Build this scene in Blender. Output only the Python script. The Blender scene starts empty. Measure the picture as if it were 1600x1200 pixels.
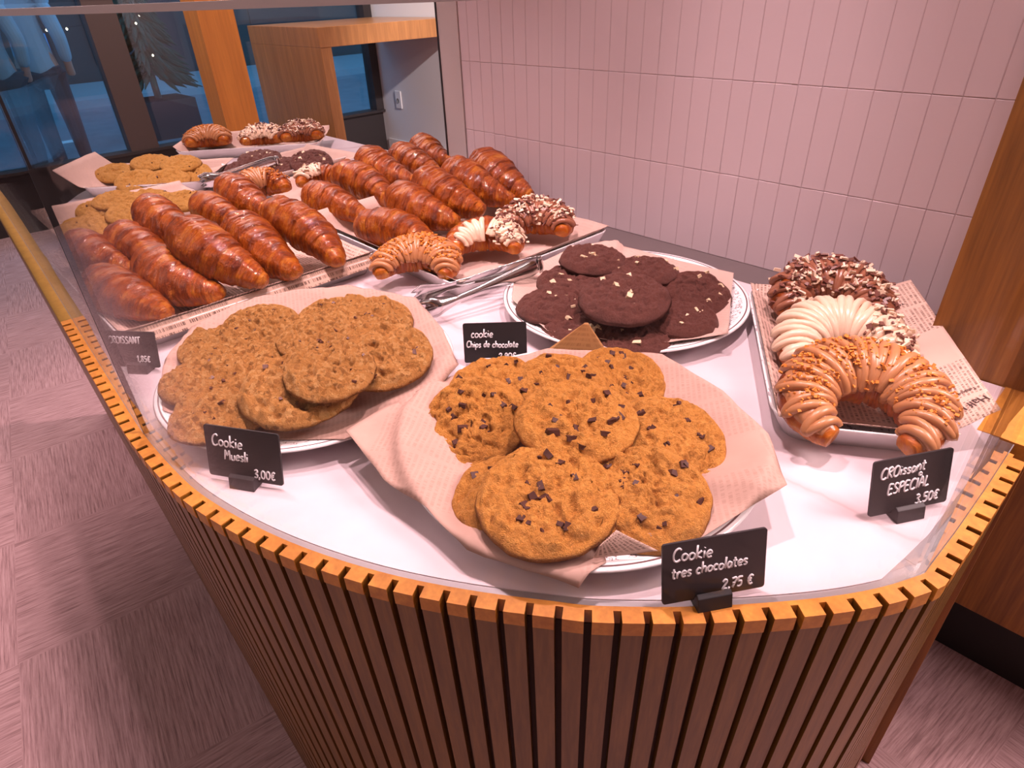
import bpy, math, random
import numpy as np
from mathutils import Vector, Matrix, Quaternion, noise

random.seed(7)
D = bpy.data
COL = bpy.context.scene.collection
SC = bpy.context.scene
PI = math.pi
ZC = 0.90            # height of the counter top above the floor

# ------------------------------------------------------------------ camera
cam_d = D.cameras.new('camera')
cam_d.sensor_fit = 'HORIZONTAL'
cam_d.sensor_width = 36.0
cam_d.lens = 36.0 * 975.933 / 1600.0
cam_d.clip_start = 0.01
cam_d.clip_end = 200
cam = D.objects.new('camera', cam_d)
COL.objects.link(cam)
right = Vector((0.69280936, 0.72028663, -0.03467514))
down = Vector((0.36711016, -0.39367698, -0.84276246))
fwd = Vector((-0.62068134, 0.57114412, -0.53716763))
M = Matrix((right, -down, -fwd)).transposed().to_4x4()
M.translation = (0.0, 0.0, ZC + 0.4783)
cam.matrix_world = M
SC.camera = cam

# ------------------------------------------------------------------ world: blue dusk outside
W = D.worlds.new('dusk')
SC.world = W
W.use_nodes = True
bg = W.node_tree.nodes['Background']
bg.inputs[0].default_value = (0.065, 0.22, 0.42, 1)
bg.inputs[1].default_value = 3.4

# ------------------------------------------------------------------ lights and exposure
def lamp(name, kind, loc, energy, color, target=None, **kw):
    l = D.lights.new(name, kind)
    l.energy = energy
    l.color = color
    for k, v in kw.items():
        setattr(l, k, v)
    o = D.objects.new(name, l)
    COL.objects.link(o)
    o.location = loc
    if target is not None:
        o.rotation_euler = (Vector(target) - Vector(loc)).to_track_quat('-Z', 'Y').to_euler()
    return o

PINK = (1.0, 0.66, 0.69)
SPOTS = [((-0.15, 0.80, 2.70), (-0.28, 0.50, ZC), 132),
         ((-0.85, 0.62, 2.70), (-0.75, 0.50, ZC), 120),
         ((-1.50, 0.50, 2.70), (-1.40, 0.45, ZC), 128),
         ((-2.20, 0.75, 2.70), (-2.10, 0.70, ZC), 150)]
for loc, tgt, e in SPOTS:
    lamp('spot_light', 'SPOT', loc, e, PINK, tgt, spot_size=math.radians(62), spot_blend=0.6, shadow_soft_size=0.04)
# unseen ceiling area lamps, added as fill for the ambient light
lamp('ceiling_fill', 'AREA', (-1.2, -1.6, 2.70), 26, (1.0, 0.80, 0.74), (-1.2, -1.6, 0), shape='RECTANGLE', size=3.4, size_y=1.6)
lamp('ceiling_fill', 'AREA', (-4.4, 1.6, 2.70), 62, (1.0, 0.84, 0.80), (-4.4, 1.6, 0), shape='RECTANGLE', size=1.4, size_y=2.4)  # added fill, brightens the background by the shop window
lamp('spot_light', 'SPOT', (-0.9, 2.5, 2.70), 720, (1.0, 0.86, 0.87), (-5.0, 3.6, 0.45), spot_size=math.radians(30), spot_blend=0.8, shadow_soft_size=0.05)  # unseen lamp added to brighten the far wall under the table
lamp('spot_light', 'SPOT', (-0.62, 0.50, 2.70), 34, PINK, (-0.55, 1.132, 1.27), spot_size=math.radians(19), spot_blend=1.0, shadow_soft_size=0.05)
lamp('ceiling_fill', 'AREA', (1.2, 1.9, 2.70), 150, (1.0, 0.72, 0.72), (1.2, 1.9, 0), shape='RECTANGLE', size=1.2, size_y=1.2)  # added fill, brightens the carpet at the right
lamp('spot_light', 'SPOT', (-2.6, -1.0, 2.70), 190, PINK, (-2.9, -0.5, 0), spot_size=math.radians(60), spot_blend=0.7, shadow_soft_size=0.06)  # unseen lamp added to brighten the carpet at the left

SC.view_settings.view_transform = 'Standard'
SC.view_settings.look = 'None'
SC.view_settings.gamma = 1.0
SC.view_settings.use_curve_mapping = False
SC.view_settings.exposure = 0.0
SC.cycles.transparent_max_bounces = 20
SC.cycles.max_bounces = 7

# ------------------------------------------------------------------ materials
def new_mat(name):
    m = D.materials.new(name)
    m.use_nodes = True
    nt = m.node_tree
    return m, nt, nt.nodes, nt.links, nt.nodes['Principled BSDF']

def plain(name, col, rough=0.5, metal=0.0, spec=0.5, coat=0.0):
    m, nt, N, L, b = new_mat(name)
    b.inputs['Base Color'].default_value = (*col, 1)
    b.inputs['Roughness'].default_value = rough
    b.inputs['Metallic'].default_value = metal
    b.inputs['Specular IOR Level'].default_value = spec
    b.inputs['Coat Weight'].default_value = coat
    b.inputs['Coat Roughness'].default_value = 0.12
    return m

def emit(name, col, strength):
    m, nt, N, L, b = new_mat(name)
    b.inputs['Base Color'].default_value = (0, 0, 0, 1)
    b.inputs['Emission Color'].default_value = (*col, 1)
    b.inputs['Emission Strength'].default_value = strength
    return m

def node(nt, kind, **kw):
    n = nt.nodes.new(kind)
    for k, v in kw.items():
        setattr(n, k, v)
    return n

def coords(nt, out='Object', scale=(1, 1, 1), rot=(0, 0, 0)):
    tc = node(nt, 'ShaderNodeTexCoord')
    mp = node(nt, 'ShaderNodeMapping')
    mp.inputs['Scale'].default_value = scale
    mp.inputs['Rotation'].default_value = rot
    nt.links.new(tc.outputs[out], mp.inputs['Vector'])
    return mp.outputs['Vector']

def noise_n(nt, vec, scale, detail=4, rough=0.55, dist=0.0):
    n = node(nt, 'ShaderNodeTexNoise')
    n.inputs['Scale'].default_value = scale
    n.inputs['Detail'].default_value = detail
    n.inputs['Roughness'].default_value = rough
    n.inputs['Distortion'].default_value = dist
    if vec is not None:
        nt.links.new(vec, n.inputs['Vector'])
    return n.outputs['Fac']

def ramp(nt, fac, stops, interp='LINEAR'):
    r = node(nt, 'ShaderNodeValToRGB')
    r.color_ramp.interpolation = interp
    el = r.color_ramp.elements
    while len(el) < len(stops):
        el.new(0.5)
    for e, (p, c) in zip(el, stops):
        e.position = p
        e.color = (*c, 1) if len(c) == 3 else c
    nt.links.new(fac, r.inputs['Fac'])
    return r.outputs['Color']

def mix(nt, fac, a, b, mode='MIX'):
    n = node(nt, 'ShaderNodeMix', data_type='RGBA', blend_type=mode)
    for sock, v in ((n.inputs[0], fac), (n.inputs[6], a), (n.inputs[7], b)):
        if isinstance(v, (int, float)):
            sock.default_value = v
        elif isinstance(v, tuple):
            sock.default_value = (*v, 1)
        else:
            nt.links.new(v, sock)
    return n.outputs[2]

def math_n(nt, op, a, b=None, c=None):
    n = node(nt, 'ShaderNodeMath', operation=op)
    for i, v in enumerate((a, b, c)):
        if v is None:
            continue
        if isinstance(v, (int, float)):
            n.inputs[i].default_value = v
        else:
            nt.links.new(v, n.inputs[i])
    return n.outputs[0]

def bump(nt, height, strength, dist, bsdf):
    bn = node(nt, 'ShaderNodeBump')
    bn.inputs['Strength'].default_value = strength
    bn.inputs['Distance'].default_value = dist
    nt.links.new(height, bn.inputs['Height'])
    nt.links.new(bn.outputs['Normal'], bsdf.inputs['Normal'])

def wood(name, dark, light, scale=(14, 14, 1.2), rough=0.45, coat=0.15):
    m, nt, N, L, b = new_mat(name)
    v = coords(nt, 'Object', scale)
    f = noise_n(nt, v, 2.2, 6, 0.6, 0.6)
    f2 = noise_n(nt, v, 9.0, 3, 0.6)
    f = math_n(nt, 'MULTIPLY_ADD', f2, 0.35, math_n(nt, 'MULTIPLY', f, 0.7))
    c = ramp(nt, f, [(0.32, dark), (0.52, tuple((a + d) / 2 for a, d in zip(dark, light))), (0.68, light)])
    L.new(c, b.inputs['Base Color'])
    b.inputs['Roughness'].default_value = rough
    b.inputs['Coat Weight'].default_value = coat
    b.inputs['Coat Roughness'].default_value = 0.25
    bump(nt, f, 0.15, 0.001, b)
    return m

def glass_mat(name, tint=(0.985, 0.992, 0.99), f0=0.018, rough=0.0):
    # thin pane: see-through, with a mirror reflection that grows towards grazing angles
    m = D.materials.new(name)
    m.use_nodes = True
    nt = m.node_tree
    nt.nodes.clear()
    out = node(nt, 'ShaderNodeOutputMaterial')
    tr = node(nt, 'ShaderNodeBsdfTransparent')
    tr.inputs[0].default_value = (*tint, 1)
    gl = node(nt, 'ShaderNodeBsdfGlossy')
    gl.inputs['Roughness'].default_value = rough
    geo = node(nt, 'ShaderNodeNewGeometry')
    dot = node(nt, 'ShaderNodeVectorMath', operation='DOT_PRODUCT')
    nt.links.new(geo.outputs['Normal'], dot.inputs[0])
    nt.links.new(geo.outputs['Incoming'], dot.inputs[1])
    a = math_n(nt, 'ABSOLUTE', dot.outputs['Value'])
    s = math_n(nt, 'POWER', math_n(nt, 'SUBTRACT', 1.0, a), 5.0)
    f = math_n(nt, 'MULTIPLY_ADD', s, 1 - f0, f0)
    mx = node(nt, 'ShaderNodeMixShader')
    nt.links.new(f, mx.inputs[0])
    nt.links.new(tr.outputs[0], mx.inputs[1])
    nt.links.new(gl.outputs[0], mx.inputs[2])
    nt.links.new(mx.outputs[0], out.inputs[0])
    return m

MAT = {}
MAT['oak'] = wood('oak', (0.115, 0.052, 0.007), (0.235, 0.110, 0.017), (30, 30, 2.0))  # same oak as the rim, darkened: shade on the slat fronts put into colour
MAT['oak_rim'] = wood('oak_rim', (0.46, 0.165, 0.020), (0.74, 0.32, 0.045), (18, 18, 18))
MAT['oak_dark'] = wood('oak_dark', (0.13, 0.040, 0.008), (0.25, 0.085, 0.018), (22, 22, 1.3))
MAT['oak_pier'] = wood('oak_pier', (0.17, 0.066, 0.009), (0.40, 0.165, 0.024), (26, 26, 1.1))
MAT['oak_orange'] = wood('oak_orange', (0.62, 0.20, 0.022), (0.80, 0.28, 0.034), (14, 14, 0.9))
MAT['oak_table'] = wood('oak_table', (0.34, 0.140, 0.045), (0.56, 0.24, 0.075), (12, 12, 0.8), rough=0.3)
MAT['walnut'] = wood('walnut', (0.05, 0.028, 0.018), (0.10, 0.055, 0.035), (20, 3, 20))
MAT['black_base'] = plain('black_base', (0.012, 0.011, 0.011), 0.6)
MAT['groove'] = plain('groove', (0.06, 0.022, 0.007), 0.7)
MAT['white_china'] = plain('white_china', (0.86, 0.84, 0.84), 0.16, 0, 0.5, 0.3)
MAT['card'] = plain('card', (0.018, 0.016, 0.018), 0.55)
MAT['chalk'] = plain('chalk', (0.90, 0.88, 0.90), 0.7)
MAT['steel'] = plain('steel', (0.62, 0.60, 0.60), 0.16, 1.0)
MAT['rail_steel'] = plain('rail_steel', (0.86, 0.80, 0.80), 0.38, 0.35)
MAT['channel'] = plain('channel', (0.40, 0.38, 0.39), 0.4, 0.6)
MAT['seam'] = plain('seam', (0.012, 0.010, 0.012), 0.5)
MAT['plaster'] = plain('plaster', (0.70, 0.68, 0.69), 0.8)
MAT['wall_dim'] = plain('wall_dim', (0.22, 0.17, 0.15), 0.8)
MAT['ceiling'] = plain('ceiling', (0.55, 0.50, 0.50), 0.9)
MAT['tile'] = plain('tile', (0.66, 0.555, 0.585), 0.33, 0, 0.45)
MAT['grout'] = plain('grout', (0.46, 0.36, 0.375), 0.9)
MAT['trim_grey'] = plain('trim_grey', (0.52, 0.47, 0.465), 0.6)
MAT['backstrip'] = plain('backstrip', (0.115, 0.092, 0.092), 0.5)
MAT['frame_dark'] = plain('frame_dark', (0.030, 0.022, 0.022), 0.5)
MAT['frame_brown'] = plain('frame_brown', (0.085, 0.055, 0.050), 0.5)
MAT['glass'] = glass_mat('glass')
MAT['window_glass'] = glass_mat('window_glass', (0.90, 0.94, 0.96), 0.045)
MAT['glass_top'] = glass_mat('glass_top', (0.985, 0.99, 0.99), 0.02)
MAT['ink'] = plain('ink', (0.05, 0.025, 0.025), 0.8)
MAT['plastic_white'] = plain('plastic_white', (0.8, 0.78, 0.78), 0.4)
MAT['plastic_grey'] = plain('plastic_grey', (0.25, 0.24, 0.24), 0.5)

# marble
def marble():
    m, nt, N, L, b = new_mat('marble')
    v = coords(nt, 'Object', (1.0, 1.0, 1.0), (0, 0, 0.6))
    n1 = noise_n(nt, v, 2.4, 5, 0.55, 1.6)
    w = node(nt, 'ShaderNodeTexWave', wave_type='BANDS', bands_direction='X')
    w.inputs['Scale'].default_value = 1.1
    w.inputs['Distortion'].default_value = 9.0
    w.inputs['Detail'].default_value = 4
    w.inputs['Detail Scale'].default_value = 1.4
    L.new(v, w.inputs['Vector'])
    vein = ramp(nt, w.outputs['Fac'], [(0.0, (1, 1, 1)), (0.028, (0.25, 0.25, 0.25)), (0.07, (0, 0, 0))])
    base = ramp(nt, n1, [(0.35, (0.62, 0.525, 0.55)), (0.6, (0.70, 0.61, 0.635))])
    c = mix(nt, math_n(nt, 'MULTIPLY', vein, math_n(nt, 'MULTIPLY', n1, 0.85)), base, (0.48, 0.36, 0.36))
    # one clear vein crossing the slab near its rounded end
    nz = noise_n(nt, coords(nt, 'Object'), 9, 4, 0.6)
    sp = node(nt, 'ShaderNodeSeparateXYZ')
    L.new(coords(nt, 'Object'), sp.inputs[0])
    d = math_n(nt, 'ADD', math_n(nt, 'MULTIPLY', sp.outputs[0], -0.0104), math_n(nt, 'MULTIPLY_ADD', sp.outputs[1], 0.9999, -0.5824))
    d = math_n(nt, 'ABSOLUTE', math_n(nt, 'ADD', d, math_n(nt, 'MULTIPLY_ADD', nz, 0.05, -0.025)))
    v2 = ramp(nt, d, [(0.0, (1, 1, 1)), (0.004, (0.45, 0.45, 0.45)), (0.016, (0, 0, 0))])
    c = mix(nt, math_n(nt, 'MULTIPLY', v2, 0.55), c, (0.42, 0.30, 0.29))
    L.new(c, b.inputs['Base Color'])
    b.inputs['Roughness'].default_value = 0.16
    b.inputs['Specular IOR Level'].default_value = 0.45
    return m
MAT['marble'] = marble()

def carpet():
    m, nt, N, L, b = new_mat('carpet')
    tc = node(nt, 'ShaderNodeTexCoord')
    sep = node(nt, 'ShaderNodeSeparateXYZ')
    rot = node(nt, 'ShaderNodeMapping')
    rot.inputs['Rotation'].default_value = (0, 0, 0.15)
    L.new(tc.outputs['Object'], rot.inputs['Vector'])
    L.new(rot.outputs['Vector'], sep.inputs['Vector'])
    ch = node(nt, 'ShaderNodeTexChecker')
    ch.inputs['Scale'].default_value = 2.0
    L.new(rot.outputs['Vector'], ch.inputs['Vector'])
    def stripes(s):
        mp = node(nt, 'ShaderNodeMapping')
        mp.inputs['Scale'].default_value = s
        L.new(rot.outputs['Vector'], mp.inputs['Vector'])
        return noise_n(nt, mp.outputs['Vector'], 1.0, 4, 0.7)
    s1 = stripes((9, 190, 1))
    s2 = stripes((190, 9, 1))
    mxf = node(nt, 'ShaderNodeMix', data_type='FLOAT')
    L.new(ch.outputs['Fac'], mxf.inputs[0])
    L.new(s1, mxf.inputs[2])
    L.new(s2, mxf.inputs[3])
    c = ramp(nt, mxf.outputs[0], [(0.30, (0.22, 0.135, 0.138)), (0.5, (0.40, 0.26, 0.265)), (0.72, (0.55, 0.385, 0.39))])
    L.new(c, b.inputs['Base Color'])
    b.inputs['Roughness'].default_value = 0.95
    b.inputs['Specular IOR Level'].default_value = 0.1
    bump(nt, mxf.outputs[0], 0.5, 0.004, b)
    return m
MAT['carpet'] = carpet()

# printed kraft paper; UV is in metres
def paper(name, base, ink, amount, line=0.0062, both=True):
    m, nt, N, L, b = new_mat(name)
    uv = node(nt, 'ShaderNodeUVMap')
    sep = node(nt, 'ShaderNodeSeparateXYZ')
    L.new(uv.outputs[0], sep.inputs[0])
    u, v = sep.outputs[0], sep.outputs[1]
    row = math_n(nt, 'FLOOR', math_n(nt, 'DIVIDE', v, line))
    fr = math_n(nt, 'FRACT', math_n(nt, 'DIVIDE', v, line))
    inrow = math_n(nt, 'LESS_THAN', fr, 0.56)
    cmb = node(nt, 'ShaderNodeCombineXYZ')
    L.new(math_n(nt, 'MULTIPLY', u, 900.0), cmb.inputs[0])
    L.new(math_n(nt, 'MULTIPLY', row, 13.7), cmb.inputs[1])
    letters = noise_n(nt, cmb.outputs[0], 1.0, 3, 0.7)
    let = math_n(nt, 'GREATER_THAN', letters, 0.51)
    col = math_n(nt, 'FRACT', math_n(nt, 'DIVIDE', u, 0.075))
    incol = math_n(nt, 'GREATER_THAN', col, 0.09)
    cm2 = node(nt, 'ShaderNodeCombineXYZ')
    L.new(math_n(nt, 'FLOOR', math_n(nt, 'DIVIDE', u, 0.075)), cm2.inputs[0])
    L.new(math_n(nt, 'FLOOR', math_n(nt, 'DIVIDE', v, 0.062)), cm2.inputs[1])
    wn = node(nt, 'ShaderNodeTexWhiteNoise', noise_dimensions='2D')
    L.new(cm2.outputs[0], wn.inputs['Vector'])
    block = math_n(nt, 'GREATER_THAN', wn.outputs['Value'], 0.12)
    f = math_n(nt, 'MULTIPLY', math_n(nt, 'MULTIPLY', inrow, let), math_n(nt, 'MULTIPLY', incol, block))
    f = math_n(nt, 'MULTIPLY', f, amount)
    n1 = noise_n(nt, coords(nt, 'Object'), 30, 4, 0.6)
    bc = ramp(nt, n1, [(0.3, tuple(0.92 * c for c in base)), (0.7, base)])
    c = mix(nt, f, bc, ink)
    L.new(c, b.inputs['Base Color'])
    b.inputs['Roughness'].default_value = 0.75
    b.inputs['Specular IOR Level'].default_value = 0.2
    bump(nt, n1, 0.25, 0.002, b)
    return m
MAT['kraft'] = paper('kraft', (0.49, 0.325, 0.262), (0.28, 0.165, 0.13), 0.40)
MAT['kraft_light'] = paper('kraft_light', (0.56, 0.40, 0.335), (0.42, 0.27, 0.22), 0.28)
MAT['kraft_brown'] = paper('kraft_brown', (0.50, 0.26, 0.10), (0.25, 0.11, 0.04), 0.55, 0.012)
MAT['newsprint'] = paper('newsprint', (0.66, 0.47, 0.38), (0.10, 0.05, 0.04), 0.85, 0.0058)
MAT['newsprint_bold'] = paper('newsprint_bold', (0.60, 0.42, 0.32), (0.08, 0.04, 0.03), 0.9, 0.011)

def plate_mat():
    m, nt, N, L, b = new_mat('decorated_china')
    tc = node(nt, 'ShaderNodeTexCoord')
    sep = node(nt, 'ShaderNodeSeparateXYZ')
    L.new(tc.outputs['Object'], sep.inputs[0])
    r = math_n(nt, 'SQRT', math_n(nt, 'ADD', math_n(nt, 'POWER', sep.outputs[0], 2.0), math_n(nt, 'POWER', sep.outputs[1], 2.0)))
    ang = math_n(nt, 'ARCTAN2', sep.outputs[1], sep.outputs[0])
    line = math_n(nt, 'COMPARE', r, 0.2005, 0.0011)
    line2 = math_n(nt, 'COMPARE', r, 0.170, 0.0006)
    band = math_n(nt, 'COMPARE', r, 0.185, 0.0085)
    cm = node(nt, 'ShaderNodeCombineXYZ')
    L.new(math_n(nt, 'MULTIPLY', ang, 16.0), cm.inputs[0])
    L.new(math_n(nt, 'MULTIPLY', r, 130.0), cm.inputs[1])
    sq = noise_n(nt, cm.outputs[0], 1.1, 2, 0.5, 0.8)
    sqm = math_n(nt, 'MULTIPLY', math_n(nt, 'COMPARE', sq, 0.57, 0.022), band)
    up = math_n(nt, 'GREATER_THAN', sep.outputs[2], 0.004)
    f = math_n(nt, 'MULTIPLY', math_n(nt, 'MAXIMUM', math_n(nt, 'MAXIMUM', line, line2), sqm), up)
    c = mix(nt, f, (0.86, 0.84, 0.84), (0.16, 0.09, 0.09))
    L.new(c, b.inputs['Base Color'])
    b.inputs['Roughness'].default_value = 0.14
    b.inputs['Coat Weight'].default_value = 0.3
    return m
MAT['decorated_china'] = plate_mat()

def tray_mat():
    m, nt, N, L, b = new_mat('printed_melamine')
    v = coords(nt, 'Object', (60, 200, 60), (0, 0, 0.35))
    f = noise_n(nt, v, 1.0, 2, 0.6)
    c = ramp(nt, f, [(0.36, (0.38, 0.34, 0.36)), (0.41, (0.86, 0.84, 0.84))])
    # print only on the inner floor and walls, plain outside
    tc = node(nt, 'ShaderNodeTexCoord')
    sp = node(nt, 'ShaderNodeSeparateXYZ')
    L.new(tc.outputs['Normal'], sp.inputs[0])
    c = mix(nt, math_n(nt, 'GREATER_THAN', sp.outputs[2], 0.25), (0.86, 0.84, 0.84), c)
    L.new(c, b.inputs['Base Color'])
    b.inputs['Roughness'].default_value = 0.2
    return m
MAT['printed_melamine'] = tray_mat()

def dough(name, lo, mid, hi, scale=45, rough=0.62, bumps=0.7, bdist=0.0055, coat=0.0, spec=0.3, flakes=0.0):
    m, nt, N, L, b = new_mat(name)
    v = coords(nt, 'Object')
    n1 = noise_n(nt, v, scale, 6, 0.65, 0.4)
    n2 = noise_n(nt, v, scale * 3.3, 4, 0.6)
    vo = node(nt, 'ShaderNodeTexVoronoi', feature='DISTANCE_TO_EDGE')
    vo.inputs['Scale'].default_value = scale * 1.5
    nv = node(nt, 'ShaderNodeVectorMath', operation='ADD')
    L.new(v, nv.inputs[0])
    mp = node(nt, 'ShaderNodeVectorMath', operation='SCALE')
    tn = node(nt, 'ShaderNodeTexNoise')
    tn.inputs['Scale'].default_value = scale * 1.2
    L.new(v, tn.inputs['Vector'])
    L.new(tn.outputs['Color'], mp.inputs[0])
    mp.inputs['Scale'].default_value = 0.03
    L.new(mp.outputs[0], nv.inputs[1])
    L.new(nv.outputs[0], vo.inputs['Vector'])
    crack = ramp(nt, vo.outputs['Distance'], [(0.0, (0, 0, 0)), (0.09, (1, 1, 1))])
    c = ramp(nt, n1, [(0.30, lo), (0.50, mid), (0.70, hi)])
    c2 = mix(nt, math_n(nt, 'MULTIPLY', n2, 0.55), c, mid)
    if flakes:
        vc = node(nt, 'ShaderNodeTexVoronoi')
        vc.inputs['Scale'].default_value = 26
        L.new(nv.outputs[0], vc.inputs['Vector'])
        sp = node(nt, 'ShaderNodeSeparateColor')
        L.new(vc.outputs['Color'], sp.inputs[0])
        fl = ramp(nt, sp.outputs[0], [(0.0, tuple(0.45 * q for q in lo)), (0.16, lo), (0.30, mid), (0.72, mid), (0.84, hi), (1.0, tuple(min(1, 1.12 * q) for q in hi))])
        c2 = mix(nt, flakes, c2, fl)
    L.new(c2, b.inputs['Base Color'])
    b.inputs['Roughness'].default_value = rough
    b.inputs['Specular IOR Level'].default_value = spec
    b.inputs['Coat Weight'].default_value = coat
    h = math_n(nt, 'ADD', math_n(nt, 'MULTIPLY', n1, 1.2), math_n(nt, 'ADD', math_n(nt, 'MULTIPLY', n2, 0.45), math_n(nt, 'MULTIPLY', crack, 0.22)))
    bump(nt, h, bumps, bdist, b)
    return m
MAT['cookie'] = dough('cookie_dough', (0.50, 0.175, 0.024), (0.78, 0.335, 0.058), (0.86, 0.44, 0.11), 38, bumps=0.95, flakes=0.22)
MAT['oat'] = dough('oat_dough', (0.48, 0.19, 0.035), (0.75, 0.35, 0.085), (0.86, 0.50, 0.18), 52, bumps=1.0, flakes=0.6)
MAT['pale_cookie'] = dough('pale_dough', (0.52, 0.23, 0.04), (0.74, 0.37, 0.075), (0.82, 0.46, 0.12), 40, bumps=0.9, flakes=0.25)
MAT['cocoa'] = dough('cocoa_dough', (0.085, 0.026, 0.018), (0.145, 0.050, 0.036), (0.20, 0.078, 0.060), 48, rough=0.5, bumps=0.7)
MAT['dark_chocolate'] = plain('dark_chocolate', (0.062, 0.022, 0.015), 0.5, 0, 0.25)
MAT['white_chocolate'] = plain('white_chocolate', (0.78, 0.60, 0.38), 0.4)
MAT['raisin'] = plain('raisin', (0.10, 0.032, 0.016), 0.5)
MAT['choc_cream'] = plain('choc_cream', (0.30, 0.115, 0.062), 0.26)
MAT['biscuit_cream'] = plain('biscuit_cream', (0.46, 0.20, 0.080), 0.33)
MAT['white_cream'] = plain('white_cream', (0.82, 0.60, 0.43), 0.28)
MAT['biscuit_crumb'] = plain('biscuit_crumb', (0.62, 0.215, 0.022), 0.75)
MAT['shaving_dark'] = plain('shaving_dark', (0.17, 0.058, 0.040), 0.4)
MAT['shaving_white'] = plain('shaving_white', (0.84, 0.66, 0.48), 0.45)

def croissant_mat(name, k_lam, k_dist):
    m, nt, N, L, b = new_mat(name)
    STOPS = [(0.05, (0.66, 0.33, 0.075)), (0.27, (0.50, 0.165, 0.012)), (0.54, (0.33, 0.066, 0.002)), (0.92, (0.115, 0.015, 0.001))]
    at = node(nt, 'ShaderNodeAttribute', attribute_name='bake')
    v = coords(nt, 'Object')
    n1 = noise_n(nt, v, 38, 5, 0.6, 0.5)
    n2 = noise_n(nt, v, 14, 3, 0.5)
    f = math_n(nt, 'ADD', math_n(nt, 'MULTIPLY', at.outputs['Fac'], 0.72), math_n(nt, 'MULTIPLY_ADD', n1, 0.45, -0.10))
    f = math_n(nt, 'ADD', f, math_n(nt, 'MULTIPLY_ADD', n2, 0.4, -0.2))
    b.inputs['Roughness'].default_value = 0.42
    b.inputs['Specular IOR Level'].default_value = 0.15
    b.inputs['Coat Weight'].default_value = 0.62
    b.inputs['Coat Roughness'].default_value = 0.055
    al = node(nt, 'ShaderNodeAttribute', attribute_name='along')
    sp = node(nt, 'ShaderNodeSeparateXYZ')
    L.new(v, sp.inputs[0])
    cm = node(nt, 'ShaderNodeCombineXYZ')
    L.new(math_n(nt, 'MULTIPLY', al.outputs['Fac'], 62.0), cm.inputs[0])
    L.new(math_n(nt, 'MULTIPLY', sp.outputs[1], k_lam), cm.inputs[1])
    L.new(math_n(nt, 'MULTIPLY', sp.outputs[2], k_lam), cm.inputs[2])
    lam = noise_n(nt, cm.outputs[0], 1.0, 4, 0.62, 0.6)
    f = math_n(nt, 'ADD', f, math_n(nt, 'MULTIPLY_ADD', lam, 0.62, -0.31))
    c = ramp(nt, f, STOPS)
    L.new(c, b.inputs['Base Color'])
    h = math_n(nt, 'ADD', math_n(nt, 'MULTIPLY', lam, 1.3), math_n(nt, 'MULTIPLY', n1, 0.6))
    bump(nt, h, 0.6, k_dist, b)
    b2 = node(nt, 'ShaderNodeBump')
    b2.inputs['Strength'].default_value = 0.12
    b2.inputs['Distance'].default_value = k_dist
    L.new(math_n(nt, 'ADD', lam, n1), b2.inputs['Height'])
    L.new(b2.outputs['Normal'], b.inputs['Coat Normal'])
    return m
MAT['croissant'] = croissant_mat('croissant_crust', 9.0, 0.010)
MAT['croissant_small'] = croissant_mat('topped_croissant_crust', 40.0, 0.002)

# ------------------------------------------------------------------ mesh helpers
def link(name, me, mat=None, parent=None, loc=None, smooth=True):
    if mat is not None:
        me.materials.append(mat if not isinstance(mat, str) else MAT[mat])
    if smooth:
        me.polygons.foreach_set('use_smooth', [True] * len(me.polygons))
    o = D.objects.new(name, me)
    COL.objects.link(o)
    if parent is not None:
        o.parent = parent
    if loc is not None:
        o.location = loc
    return o

def mesh(name, V, F):
    me = D.meshes.new(name)
    me.from_pydata([tuple(v) for v in V], [], [tuple(f) for f in F])
    me.update()
    return me

def tag(o, label, cat, group=None):
    o['label'] = label
    o['category'] = cat
    if group:
        o['group'] = group
    return o

def thing(name, loc, label, cat, group=None, rotz=0.0):
    o = D.objects.new(name, None)
    o.empty_display_size = 0.05
    COL.objects.link(o)
    o.location = loc
    o.rotation_euler = (0, 0, rotz)
    return tag(o, label, cat, group)

def structure(o):
    o['kind'] = 'structure'
    return o

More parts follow.
